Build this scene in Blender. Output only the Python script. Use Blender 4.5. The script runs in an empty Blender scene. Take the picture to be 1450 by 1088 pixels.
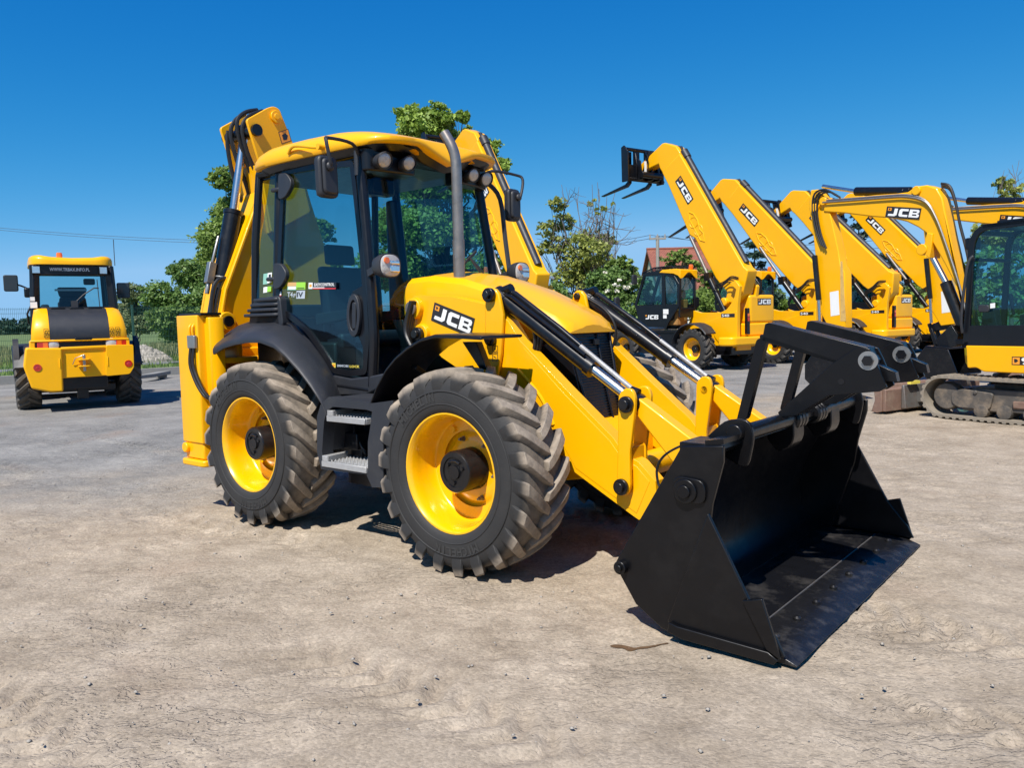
import bpy, bmesh, math, random
import numpy as np
from mathutils import Vector, Matrix, noise
random.seed(7)
R=math.radians; PI=math.pi
SC=bpy.context.scene
COL=SC.collection

# ------------------------------------------------------------------ helpers
class MB:
    """Collects polygons and links them as one mesh object."""
    def __init__(s): s.v=[]; s.f=[]; s.m=[]; s.mi=0; s.st=[]
    def add(s,vs,fs):
        o=len(s.v); s.v+=[tuple(v) for v in vs]; s.st.append((o,len(s.f),len(fs)))
        for f in fs: s.f.append(tuple(i+o for i in f)); s.m.append(s.mi)
        return s
    def prism(s,pts,ax,a,b):
        n=len(pts)
        def P(p,d): return (d,p[0],p[1]) if ax=='x' else (p[0],d,p[1]) if ax=='y' else (p[0],p[1],d)
        return s.add([P(p,a) for p in pts]+[P(p,b) for p in pts],
              [tuple(range(n)),tuple(range(2*n-1,n-1,-1))]+[(i,(i+1)%n,n+(i+1)%n,n+i) for i in range(n)])
    def ring(s,outer,inner,ax,a,b):
        n=len(outer)
        def P(p,d): return (d,p[0],p[1]) if ax=='x' else (p[0],d,p[1]) if ax=='y' else (p[0],p[1],d)
        vs=[P(p,d) for d in (a,b) for l in (outer,inner) for p in l]
        fs=[]
        for i in range(n):
            j=(i+1)%n
            fs+=[(i,j,n+j,n+i),(2*n+i,3*n+i,3*n+j,2*n+j),(i,2*n+i,2*n+j,j),(n+i,n+j,3*n+j,3*n+i)]
        return s.add(vs,fs)
    def box(s,x0,x1,y0,y1,z0,z1):
        return s.prism([(x0,y0),(x1,y0),(x1,y1),(x0,y1)],'z',z0,z1)
    def tube(s,path,r,n=10,cap=True):
        path=[Vector(p) for p in path]; m=len(path)
        rs=r if isinstance(r,(list,tuple)) else [r]*m
        vs=[];fs=[];N=None
        for i,p in enumerate(path):
            t=(path[min(i+1,m-1)]-path[max(i-1,0)]).normalized()
            if N is None:
                N=t.cross(Vector((0,0,1)));
                if N.length<.05: N=t.cross(Vector((0,1,0)))
            N=(N-t*N.dot(t)).normalized(); B=t.cross(N)
            for k in range(n):
                a=2*PI*k/n; vs.append(p+(N*math.cos(a)+B*math.sin(a))*rs[i])
        for i in range(m-1):
            for k in range(n):
                a=i*n+k;b=i*n+(k+1)%n; fs.append((a,b,b+n,a+n))
        if cap: fs+=[tuple(range(n-1,-1,-1)),tuple(range((m-1)*n,m*n))]
        return s.add(vs,fs)
    def cyl(s,p0,p1,r,r1=None,n=24): return s.tube([p0,p1],[r,r if r1 is None else r1],n)
    def lathe(s,prof,c,axis='y',sg=1,n=48,close=True):
        """prof: (radius, offset along axis*sg)"""
        vs=[];m=len(prof)
        for k in range(n):
            a=2*PI*k/n;ca,sa=math.cos(a),math.sin(a)
            for r,o in prof:
                o*=sg
                q=(r*ca,o,r*sa) if axis=='y' else (o,r*ca,r*sa) if axis=='x' else (r*ca,r*sa,o)
                vs.append((c[0]+q[0],c[1]+q[1],c[2]+q[2]))
        fs=[]
        for k in range(n):
            for j in range(m-1):
                a=k*m+j;b=((k+1)%n)*m+j; fs.append((a,a+1,b+1,b))
        if close:
            if prof[0][0]>1e-4: fs.append(tuple(k*m for k in range(n)))
            if prof[-1][0]>1e-4: fs.append(tuple(k*m+m-1 for k in range(n-1,-1,-1)))
        return s.add(vs,fs)
    def loft(s,secs,cap=True,closed=True):
        n=len(secs[0]);vs=[v for q in secs for v in q];fs=[]
        for i in range(len(secs)-1):
            for k in range(n if closed else n-1):
                a=i*n+k;b=i*n+(k+1)%n; fs.append((a,b,b+n,a+n))
        if cap and closed: fs+=[tuple(range(n-1,-1,-1)),tuple(range((len(secs)-1)*n,len(secs)*n))]
        return s.add(vs,fs)
    def beam(s,p0,p1,w,h,up=(0,0,1)):
        p0,p1=Vector(p0),Vector(p1);t=(p1-p0).normalized();a=t.cross(Vector(up)).normalized();b=a.cross(t)
        q=lambda p:[p+a*w/2*i+b*h/2*j for i,j in((-1,-1),(1,-1),(1,1),(-1,1))]
        return s.loft([q(p0),q(p1)])
    def pieces(s):
        """Far-apart pieces of the collected geometry, each a list of add() calls."""
        n=len(s.st);E=[q[0] for q in s.st]+[len(s.v)];bb=[]
        for i in range(n):
            A=np.array(s.v[E[i]:E[i+1]]);bb.append((A.min(0),A.max(0)))
        g=list(range(n))
        def root(i):
            while g[i]!=i: i=g[i]
            return i
        for i in range(n):
            for j in range(i):
                gap=np.linalg.norm(np.maximum(0,np.maximum(bb[i][0]-bb[j][1],bb[j][0]-bb[i][1])))
                if gap<=.4*max(np.linalg.norm(bb[i][1]-bb[i][0]),np.linalg.norm(bb[j][1]-bb[j][0])): g[root(i)]=root(j)
        out={}
        for i in range(n): out.setdefault(root(i),[]).append(i)
        return list(out.values()),E
    def build(s,name,mats,parent=None,bev=0,seg=2,ang=38,loc=None,rot=None):
        if 1<len(s.st)<=60:
            P_,E=s.pieces()
            if len(P_)>1:
                first=None
                for grp in P_:
                    q=MB()
                    for i in sorted(grp):
                        o,f0,nf=s.st[i];k=len(q.v)-o;q.st.append((len(q.v),len(q.f),nf));q.v+=s.v[o:E[i+1]]
                        q.f+=[tuple(x+k for x in f) for f in s.f[f0:f0+nf]];q.m+=s.m[f0:f0+nf]
                    r=q.build1(name,mats,parent,bev,seg,ang,loc,rot);first=first or r
                return first
        return s.build1(name,mats,parent,bev,seg,ang,loc,rot)
    def build1(s,name,mats,parent=None,bev=0,seg=2,ang=38,loc=None,rot=None):
        me=bpy.data.meshes.new(name); me.from_pydata(s.v,[],s.f)
        if not isinstance(mats,(list,tuple)): mats=[mats]
        for q in mats: me.materials.append(M[q] if isinstance(q,str) else q)
        if len(mats)>1: me.polygons.foreach_set('material_index',s.m)
        b=bmesh.new();b.from_mesh(me);bmesh.ops.recalc_face_normals(b,faces=b.faces);b.to_mesh(me);b.free()
        me.polygons.foreach_set('use_smooth',[True]*len(me.polygons))
        me.set_sharp_from_angle(angle=R(ang)); me.update()
        o=bpy.data.objects.new(name,me);COL.objects.link(o)
        if parent: o.parent=parent
        if loc: o.location=loc
        if rot: o.rotation_euler=rot
        if bev:
            d=o.modifiers.new('bevel','BEVEL');d.width=bev;d.segments=seg;d.limit_method='ANGLE';d.angle_limit=R(35)
            d.harden_normals=False
        return o
def raw(name,v,f,mat,parent=None,smooth=False):
    me=bpy.data.meshes.new(name);me.from_pydata(v,[],f)
    for q in (mat if isinstance(mat,(list,tuple)) else [mat]): me.materials.append(M[q])
    if smooth: me.polygons.foreach_set('use_smooth',[True]*len(me.polygons))
    o=bpy.data.objects.new(name,me);COL.objects.link(o)
    if parent: o.parent=parent
    return o
def tag(o,label,cat=None,group=None,kind=None):
    if label: o['label']=label
    if cat: o['category']=cat
    if group: o['group']=group
    if kind: o['kind']=kind
    return o
def empty(name,loc=(0,0,0),rz=0,parent=None):
    o=bpy.data.objects.new(name,None);COL.objects.link(o);o.location=loc;o.rotation_euler=(0,0,rz);o.empty_display_size=.2
    if parent: o.parent=parent
    return o
KIDS=lambda o:[c for c in list(COL.objects) if c.parent==o]
def copy_tree(o,parent=None):
    c=o.copy();COL.objects.link(c)
    if parent: c.parent=parent
    for k in [q for q in ALLK.get(o.name,[])]:
        copy_tree(k,c)
    return c
ALLK={}
def index_children():
    ALLK.clear()
    for o in COL.objects:
        if o.parent: ALLK.setdefault(o.parent.name,[]).append(o)
def rnd_poly(pts,r,seg=4):
    """Round the corners of a polygon; r is one radius or one per corner."""
    out=[];n=len(pts)
    for i in range(n):
        p=Vector(pts[i]);a=Vector(pts[i-1])-p;b=Vector(pts[(i+1)%n])-p
        q=r[i] if isinstance(r,(list,tuple)) else r
        q=min(q,a.length*.48,b.length*.48)
        if q<1e-4: out.append(tuple(p));continue
        A=p+a.normalized()*q;B=p+b.normalized()*q
        for k in range(seg+1):
            t=k/seg; out.append(tuple(A*(1-t)**2+p*2*t*(1-t)+B*t*t))
    return out
def inset(pts,d):
    """Move every edge of a polygon inwards by d."""
    n=len(pts);A=sum(pts[i-1][0]*pts[i][1]-pts[i][0]*pts[i-1][1] for i in range(n));sg=1 if A>0 else -1
    out=[]
    for i in range(n):
        p=Vector(pts[i]);e0=(p-Vector(pts[i-1])).normalized();e1=(Vector(pts[(i+1)%n])-p).normalized()
        n0=Vector((-e0.y,e0.x))*sg;n1=Vector((-e1.y,e1.x))*sg
        k=1+n0.dot(n1); out.append(tuple(p+(n0+n1)*d/max(k,.35)))
    return out
def circ2(c,r,n=16,a0=0,a1=2*PI):
    full=abs(a1-a0)>6.28
    return [(c[0]+r*math.cos(a0+(a1-a0)*k/(n if full else n-1)),c[1]+r*math.sin(a0+(a1-a0)*k/(n if full else n-1))) for k in range(n)]
def mirror(pts): return [(-a,b) for a,b in pts]
def smooth_path(pts,k=5):
    """Catmull-Rom through points."""
    P=[Vector(p) for p in pts];out=[]
    for i in range(len(P)-1):
        a,b,c,d=P[max(i-1,0)],P[i],P[i+1],P[min(i+2,len(P)-1)]
        for j in range(k):
            t=j/k
            out.append(.5*((2*b)+(c-a)*t+(2*a-5*b+4*c-d)*t*t+(3*b-a-3*c+d)*t**3))
    return out+[P[-1]]
def text_geo(txt,size=1,bold=0.0,shear=0,align='LEFT'):
    cu=bpy.data.curves.new('t','FONT');cu.body=txt;cu.size=size;cu.offset=bold*size;cu.shear=shear;cu.align_x=align;cu.resolution_u=2
    ob=bpy.data.objects.new('t',cu);COL.objects.link(ob)
    dg=bpy.context.evaluated_depsgraph_get();me=bpy.data.meshes.new_from_object(ob.evaluated_get(dg))
    v=[tuple(q.co) for q in me.vertices];f=[tuple(q.vertices) for q in me.polygons]
    bpy.data.objects.remove(ob);bpy.data.curves.remove(cu);bpy.data.meshes.remove(me)
    return v,f
def put_text(mb,txt,o,u,v,w=None,h=None,bold=.01,shear=0):
    """Write txt so it fills the box that starts at o and runs along u (width w) and v (height h)."""
    V,Fc=text_geo(txt,1,bold,shear)
    x0=min(q[0] for q in V);x1=max(q[0] for q in V);y0=min(q[1] for q in V);y1=max(q[1] for q in V)
    sx=w/(x1-x0);sy=(h/(y1-y0)) if h else sx
    o=Vector(o);u=Vector(u).normalized();v=Vector(v).normalized()
    return mb.add([o+u*(q[0]-x0)*sx+v*(q[1]-y0)*sy for q in V],Fc)
GL={'J':[[(-.12,.0),(.0,-.0),(.55,0),(.74,.17),(.74,1),(.42,1),(.42,.27),(.0,.27),(-.08,.27)]],
 'C':[[(.14,0),(.86,0),(.86,.27),(.36,.27),(.31,.32),(.31,.68),(.36,.73),(.86,.73),(.86,1),(.14,1),(0,.86),(0,.14)]],
 'B':[[(0,0),(.3,0),(.3,1),(0,1)],[(.3,0),(.84,0),(.72,.22),(.3,.22)],[(.3,.4),(.64,.4),(.74,.5),(.64,.6),(.3,.6)],[(.3,.78),(.68,.78),(.8,1),(.3,1)],
      [(.84,0),(.95,.12),(.95,.38),(.74,.5),(.64,.4),(.72,.33),(.72,.22)],[(.64,.6),(.74,.5),(.91,.62),(.91,.88),(.8,1),(.68,.78),(.68,.67)]]}
def three_letters(mb,o,u,v,w,h,sh=.06):
    o=Vector(o);u=Vector(u).normalized();v=Vector(v).normalized()
    x=.14;W=2.98
    for ch,adv in (('J',.92),('C',.98),('B',.96)):
        for poly in GL[ch]:
            mb.add([o+u*((x+p[0]+sh*p[1])*w/W)+v*(p[1]*h) for p in poly],[tuple(range(len(poly)))])
        x+=adv
def maker_decal(name,parent,bl,br,tl,nrm,plate='decal_black',logo=True):
    """Dark plate carrying the three white letters and the little amber square."""
    bl,br,tl=Vector(bl),Vector(br),Vector(tl);u=br-bl;v=tl-bl;n=Vector(nrm).normalized();w,h=u.length,v.length
    u.normalize();v=(v-u*v.dot(u)).normalized();h=(tl-bl).dot(v);b=MB();b.mi=0
    off=n*.003
    q=lambda a,c,e:bl+u*w*a+v*h*c+n*e
    if plate: b.add([q(0,0,.001),q(1,0,.001),q(1,1,.001),q(0,1,.001),q(0,0,.004),q(1,0,.004),q(1,1,.004),q(0,1,.004)],[(4,5,6,7),(0,1,5,4),(1,2,6,5),(2,3,7,6),(3,0,4,7)])
    b.mi=1; three_letters(b,q(.06,.15,.006),u,v,w*.9,h*.7)
    if logo:
        b.mi=2; b.add([q(.05,.62,.0065),q(.155,.62,.0065),q(.155,.88,.0065),q(.05,.88,.0065)],[(0,1,2,3)])
        b.mi=0; b.add([q(.08,.68,.0075),q(.10,.68,.0075),q(.13,.76,.0075),q(.10,.83,.0075),q(.07,.83,.0075)],[(0,1,2,3,4)])
    return b.build(name,['decal_black' if plate is None else plate,'decal_white','amber_logo'],parent)

# ------------------------------------------------------------------ materials
M={}
def nt(name):
    m=bpy.data.materials.new(name);m.use_nodes=True;t=m.node_tree;t.nodes.clear()
    out=t.nodes.new('ShaderNodeOutputMaterial');M[name]=m
    def N(ty,**k):
        n=t.nodes.new('ShaderNode'+ty)
        for a,b in k.items():
            if a in n.inputs: n.inputs[a].default_value=b
            else: setattr(n,a,b)
        return n
    L=lambda a,b:t.links.new(a,b)
    return m,t,out,N,L
def rgb(c): return (c[0],c[1],c[2],1)
def simple(name,c,rough=.5,metal=0,coat=0,var=.12,scale=6,bump=0,bscale=60,spec=.5,dirt=None,dirt_amt=.25,dirt_scale=3,rvar=.1):
    m,t,out,N,L=nt(name)
    b=N('BsdfPrincipled',Roughness=rough,Metallic=metal);b.inputs['Coat Weight'].default_value=coat;b.inputs['Coat Roughness'].default_value=.05
    b.inputs['Specular IOR Level'].default_value=spec
    tc=N('TexCoord');nz=N('TexNoise',Scale=scale,Detail=6,Roughness=.6);L(tc.outputs['Object'],nz.inputs['Vector'])
    mx=N('MixRGB',blend_type='MIX');mx.inputs[1].default_value=rgb([q*(1-var) for q in c]);mx.inputs[2].default_value=rgb([min(1,q*(1+var)) for q in c])
    L(nz.outputs['Fac'],mx.inputs[0]);last=mx.outputs[0]
    if dirt:
        n2=N('TexNoise',Scale=dirt_scale,Detail=9,Roughness=.68);L(tc.outputs['Object'],n2.inputs['Vector'])
        cr=N('ValToRGB');cr.color_ramp.elements[0].position=.5;cr.color_ramp.elements[1].position=.78
        cr.color_ramp.elements[1].color=(dirt_amt,)*3+(1,);L(n2.outputs['Fac'],cr.inputs[0])
        m2=N('MixRGB');L(cr.outputs[0],m2.inputs[0]);L(last,m2.inputs[1]);m2.inputs[2].default_value=rgb(dirt);last=m2.outputs[0]
    L(last,b.inputs['Base Color'])
    mr=N('MapRange');mr.inputs[3].default_value=max(.02,rough-rvar);mr.inputs[4].default_value=min(1,rough+rvar)
    n3=N('TexNoise',Scale=scale*2.3,Detail=5);L(tc.outputs['Object'],n3.inputs['Vector']);L(n3.outputs['Fac'],mr.inputs[0]);L(mr.outputs[0],b.inputs['Roughness'])
    if bump:
        bp=N('Bump',Strength=bump,Distance=.01);nb=N('TexNoise',Scale=bscale,Detail=4);L(tc.outputs['Object'],nb.inputs['Vector']);L(nb.outputs['Fac'],bp.inputs['Height']);L(bp.outputs[0],b.inputs['Normal'])
    L(b.outputs[0],out.inputs[0]);return m
YEL=(.90,.435,.0005)
simple('yellow_paint',YEL,.38,coat=.25,var=.06,scale=2.5,bump=.03,bscale=9,spec=.3,dirt=(.46,.25,.05),dirt_amt=.12,dirt_scale=2.2)
simple('yellow_rim',(.88,.46,.0005),.28,coat=.6,var=.04,scale=4,dirt=(.45,.28,.08),dirt_amt=.15,dirt_scale=7)
simple('black_paint',(.0035,.0035,.0045),.34,coat=.05,var=.25,scale=5,bump=.05,bscale=22,dirt=(.03,.028,.027),dirt_amt=.25,dirt_scale=4,spec=.32)
simple('bucket_floor',(.007,.0072,.009),.3,spec=.4,var=.3,scale=5,bump=.08,bscale=26,dirt=(.11,.1,.09),dirt_amt=.55,dirt_scale=5)
simple('cutting_edge',(.016,.016,.018),.32,metal=.4,var=.4,scale=14,bump=.15,bscale=40,dirt=(.13,.12,.11),dirt_amt=.7,dirt_scale=9)
simple('black_plastic',(.021,.023,.029),.5,var=.15,scale=5,bump=.12,bscale=240,dirt=(.09,.085,.08),dirt_amt=.35,dirt_scale=3)
simple('black_gloss',(.006,.007,.009),.12,var=.2,coat=.3)
simple('cab_black',(.0055,.006,.0085),.33,var=.2,coat=.1,spec=.4,dirt=(.03,.03,.03),dirt_amt=.15)
simple('rubber_hose',(.012,.012,.013),.45,var=.2)
simple('ram_black',(.006,.006,.0075),.3,var=.2,coat=.15,spec=.4,dirt=(.06,.055,.05),dirt_amt=.25,dirt_scale=8)
simple('chrome',(.62,.62,.63),.27,metal=1,var=.05,rvar=.05)
simple('exhaust_steel',(.34,.29,.25),.34,metal=.75,var=.3,scale=9,dirt=(.06,.05,.045),dirt_amt=.5,dirt_scale=7)
simple('bare_steel',(.38,.37,.35),.38,metal=.8,var=.2,scale=20)
simple('step_grey',(.36,.36,.36),.5,metal=.2,var=.2,scale=30,bump=.3,bscale=120,dirt=(.2,.17,.13),dirt_amt=.5)
simple('worn_steel',(.19,.18,.17),.45,metal=.5,var=.3,scale=7,bump=.2,bscale=60,dirt=(.2,.09,.05),dirt_amt=.75,dirt_scale=6)
simple('rusty_red',(.19,.115,.085),.7,var=.3,scale=9,dirt=(.32,.25,.18),dirt_amt=.7,dirt_scale=6)
simple('muddy_steel',(.05,.047,.045),.6,var=.4,scale=9,bump=.3,bscale=40,dirt=(.27,.2,.14),dirt_amt=.8,dirt_scale=4)
simple('seat_fabric',(.012,.015,.03),.8,var=.2,scale=40)
simple('seat_tan',(.42,.21,.06),.8,var=.2,scale=40)
simple('decal_black',(.02,.014,.012),.3,coat=.4,var=.05)
simple('decal_white',(.82,.82,.8),.35,var=.03,coat=.3)
simple('amber_logo',(.85,.33,.03),.35,var=.03)
simple('decal_green',(.3,.62,.06),.4,var=.05)
simple('decal_grey',(.42,.47,.52),.4,var=.05)
simple('decal_tan',(.62,.37,.14),.4,var=.05)
simple('decal_red',(.6,.03,.03),.4,var=.05)
simple('decal_yellow',(.8,.65,.1),.4,var=.05)
simple('decal_teal',(.25,.5,.4),.4,var=.05)
simple('paper_white',(.78,.78,.76),.6,var=.05)
simple('orange_lens',(.85,.16,.01),.12,var=.1,coat=1)
simple('red_lens',(.5,.02,.012),.12,var=.1,coat=1)
simple('lamp_lens',(.46,.45,.43),.1,var=.25,scale=45,coat=1,bump=.25,bscale=90)
simple('lamp_reflector',(.75,.75,.74),.12,metal=.9,var=.2,scale=30)
simple('fence_green',(.02,.075,.05),.5,var=.2)
simple('kerb_concrete',(.25,.245,.23),.85,var=.2,scale=10,bump=.3,bscale=60)
simple('pole_grey',(.3,.28,.25),.8,var=.2)
simple('tile_red',(.32,.1,.06),.8,var=.3,scale=5)
simple('plaster',(.72,.6,.42),.9,var=.08)
simple('mirror_glass',(.03,.035,.04),.05,var=.02,rvar=.0)
simple('bark',(.085,.06,.042),.9,var=.35,scale=9,bump=.6,bscale=25)
simple('bark_grey',(.16,.135,.115),.9,var=.3,scale=9,bump=.5,bscale=25)
simple('stone',(.34,.31,.27),.85,var=.3,scale=4,bump=.3,bscale=30)
simple('wire_black',(.03,.03,.035),.6)
simple('blossom',(.75,.72,.6),.8)

def rubber(name,base,dust,r0,r1):
    """Tyre rubber: dark sidewall, the tread beyond radius r0 dusted with dry soil."""
    m,t,out,N,L=nt(name);b=N('BsdfPrincipled',Roughness=.72)
    tc=N('TexCoord');sp=N('SeparateXYZ');L(tc.outputs['Object'],sp.inputs[0])
    q=N('CombineXYZ');L(sp.outputs[0],q.inputs[0]);L(sp.outputs[2],q.inputs[2]);ln=N('VectorMath',operation='LENGTH');L(q.outputs[0],ln.inputs[0])
    mr=N('MapRange',interpolation_type='SMOOTHSTEP');mr.inputs[1].default_value=r0;mr.inputs[2].default_value=r1;L(ln.outputs['Value'],mr.inputs[0])
    nz=N('TexNoise',Scale=11,Detail=8,Roughness=.7);L(tc.outputs['Object'],nz.inputs['Vector'])
    n2=N('MapRange');n2.inputs[1].default_value=.25;n2.inputs[2].default_value=.62;n2.inputs[3].default_value=.25;n2.inputs[4].default_value=1;L(nz.outputs['Fac'],n2.inputs[0])
    mu=N('Math',operation='MULTIPLY');L(mr.outputs[0],mu.inputs[0]);L(n2.outputs[0],mu.inputs[1])
    nf=N('TexNoise',Scale=5,Detail=7,Roughness=.7);L(tc.outputs['Object'],nf.inputs['Vector'])
    sm=N('MixRGB');sm.inputs[1].default_value=rgb(base);sm.inputs[2].default_value=rgb([base[0]*1.9+.01,base[1]*1.85+.009,base[2]*1.75+.007]);L(nf.outputs['Fac'],sm.inputs[0])
    mx=N('MixRGB');L(mu.outputs[0],mx.inputs[0]);L(sm.outputs[0],mx.inputs[1]);mx.inputs[2].default_value=rgb(dust);L(mx.outputs[0],b.inputs['Base Color'])
    bp=N('Bump',Strength=.25,Distance=.006);nb=N('TexNoise',Scale=70,Detail=5);L(tc.outputs['Object'],nb.inputs['Vector']);L(nb.outputs['Fac'],bp.inputs['Height']);L(bp.outputs[0],b.inputs['Normal'])
    L(b.outputs[0],out.inputs[0])
rubber('rubber',(.013,.013,.014),(.33,.27,.208),.585,.64)
rubber('rubber_dark',(.014,.014,.015),(.11,.095,.078),.56,.63)
def glass(name,tint,refl=.09,dark=1):
    m,t,out,N,L=nt(name)
    tr=N('BsdfTransparent');tr.inputs[0].default_value=rgb(tint);gl=N('BsdfGlossy',Roughness=.02);gl.inputs[0].default_value=(.85,.92,1,1)
    fr=N('LayerWeight');fr.inputs['Blend'].default_value=.5;pw=N('Math',operation='POWER');L(fr.outputs['Facing'],pw.inputs[0]);pw.inputs[1].default_value=4.5;ad=N('Math',operation='MULTIPLY_ADD');ad.use_clamp=True;L(pw.outputs[0],ad.inputs[0]);ad.inputs[1].default_value=.8;ad.inputs[2].default_value=refl
    mx=N('MixShader');L(ad.outputs[0],mx.inputs[0]);L(tr.outputs[0],mx.inputs[1]);L(gl.outputs[0],mx.inputs[2]);L(mx.outputs[0],out.inputs[0])
glass('glass',(.60,.79,.81),.04)
glass('glass_dark',(.3,.36,.38),.06)
glass('glass_blue',(.58,.80,.83),.04)
def leafy(name,c0,c1,trans=.35):
    m,t,out,N,L=nt(name);g=N('NewGeometry');cr=N('ValToRGB')
    cr.color_ramp.elements[0].color=rgb(c0);cr.color_ramp.elements[1].color=rgb(c1);L(g.outputs['Random Per Island'],cr.inputs[0])
    b=N('BsdfPrincipled',Roughness=.55);L(cr.outputs[0],b.inputs['Base Color']);tl=N('BsdfTranslucent');L(cr.outputs[0],tl.inputs[0])
    mx=N('MixShader');mx.inputs[0].default_value=trans;L(b.outputs[0],mx.inputs[1]);L(tl.outputs[0],mx.inputs[2]);L(mx.outputs[0],out.inputs[0])
leafy('leaf_green',(.10,.17,.03),(.30,.42,.09))
leafy('leaf_maple',(.14,.23,.03),(.40,.54,.10))
leafy('leaf_olive',(.17,.22,.04),(.42,.45,.11))
leafy('leaf_pale',(.11,.16,.065),(.27,.32,.15))
leafy('leaf_spruce',(.016,.05,.03),(.06,.115,.065))
leafy('leaf_dark',(.008,.026,.014),(.026,.058,.03),.2)
leafy('leaf_bush',(.08,.16,.03),(.22,.34,.085))
leafy('grass_blade',(.09,.17,.025),(.27,.38,.085))
leafy('grass_dry',(.15,.17,.06),(.32,.33,.16))
simple('rubber_print',(.034,.033,.032),.7,var=.2)
leafy('leaf_far',(.02,.05,.03),(.04,.085,.045),.2)  # bluish distance haze is put into this leaf colour
# ------------------------------------------------------------------ wheels
LT=[]
def tyre_geo(Rr,W,rim,lugs,lug_h=.045,sweep=.24,wid=.058,sg=-1,letters=True,flip=1):
    """Tyre round the local y axis; sg=-1: its outer face looks to -y."""
    b=MB();hw=W/2;rc=Rr-lug_h
    k=(rc-rim)
    half=[(rim-.004,hw*.70),(rim+.004,hw*.86),(rim+.02,hw*.93),(rim+k*.16,hw*.985),(rim+k*.36,hw*1.0),(rim+k*.52,hw*.995),(rim+k*.68,hw*.965),(rim+k*.80,hw*.92),(rim+k*.9,hw*.85),(rim+k*.97,hw*.74),(rc,hw*.5)]
    prof=half+[(rc+.003,0)]+[(r,-o) for r,o in half[::-1]]
    b.lathe(prof,(0,0,0),'y',1,72,close=False)
    # ridge rings on the sidewalls
    for s in (1,-1):
        for f in (.27,.60):
            r=rim+k*f;o=hw*1.0
            b.lathe([(r-.006,s*(o-.006)),(r-.003,s*(o+.003)),(r+.003,s*(o+.003)),(r+.006,s*(o-.008))],(0,0,0),'y',1,72,close=False)
    for s in (1,-1):
        for i in range(lugs):
            t0=2*PI*(i+(.5 if s>0 else 0))/lugs
            secs=[]
            for (u,rt,wm) in ((-.07,Rr-.004,.8),(.12,Rr,.95),(.34,Rr,1.0),(.58,Rr-.002,1.05),(.80,Rr-.007,1.12),(.93,Rr-.015,1.2)):
                th=t0+flip*sweep*(u**1.15 if u>0 else u)
                y=s*hw*u;ct,cb=wid/2*wm/Rr,wid/2*wm*1.55/Rr;rb=rc-.012 if u<.9 else rc-.04
                if u>.9: rb=rc-.045
                q=[]
                for a,r in ((-cb,rb),(-ct,rt),(ct,rt),(cb,rb)):
                    q.append((r*math.cos(th+a),y,r*math.sin(th+a)))
                secs.append(q)
            th=t0+flip*sweep*.98;ct,cb=wid/2*1.15/Rr,wid/2*1.55/Rr
            q=[]
            for a,r,y in ((-cb,rc-.105,hw*.955),(-ct,rc-.035,hw*1.012),(ct,rc-.035,hw*1.012),(cb,rc-.105,hw*.955)):
                q.append((r*math.cos(th+a),s*y,r*math.sin(th+a)))
            secs.append(q);b.loft(secs)
    if letters:
        for word,a0 in (('MICHELIN',2.45),('MICHELIN',5.2)):
            for j,ch in enumerate(word):
                th=a0-j*.095;r=rim+k*.47
                rad=Vector((math.cos(th),0,math.sin(th)));tan=Vector((math.sin(th),0,-math.cos(th)))
                w={'I':.014,'M':.052}.get(ch,.04)
                put_text(LT[int(a0>4)],ch,rad*(r-.03)-tan*w/2+Vector((0,sg*(hw*1.0+.003),0)),tan,rad,w,.058,.03)
    return b
RIM=[(.25,-.02),(.36,-.02),(.372,.17),(.385,.178),(.388,.188),(.382,.197),(.372,.197),(.363,.186),(.352,.165),(.346,.12),(.341,.05),(.335,.0),(.322,-.022),(.29,-.036),(.255,-.05),(.225,-.045),(.205,-.03),(.17,-.03),(.10,-.03)]
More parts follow.
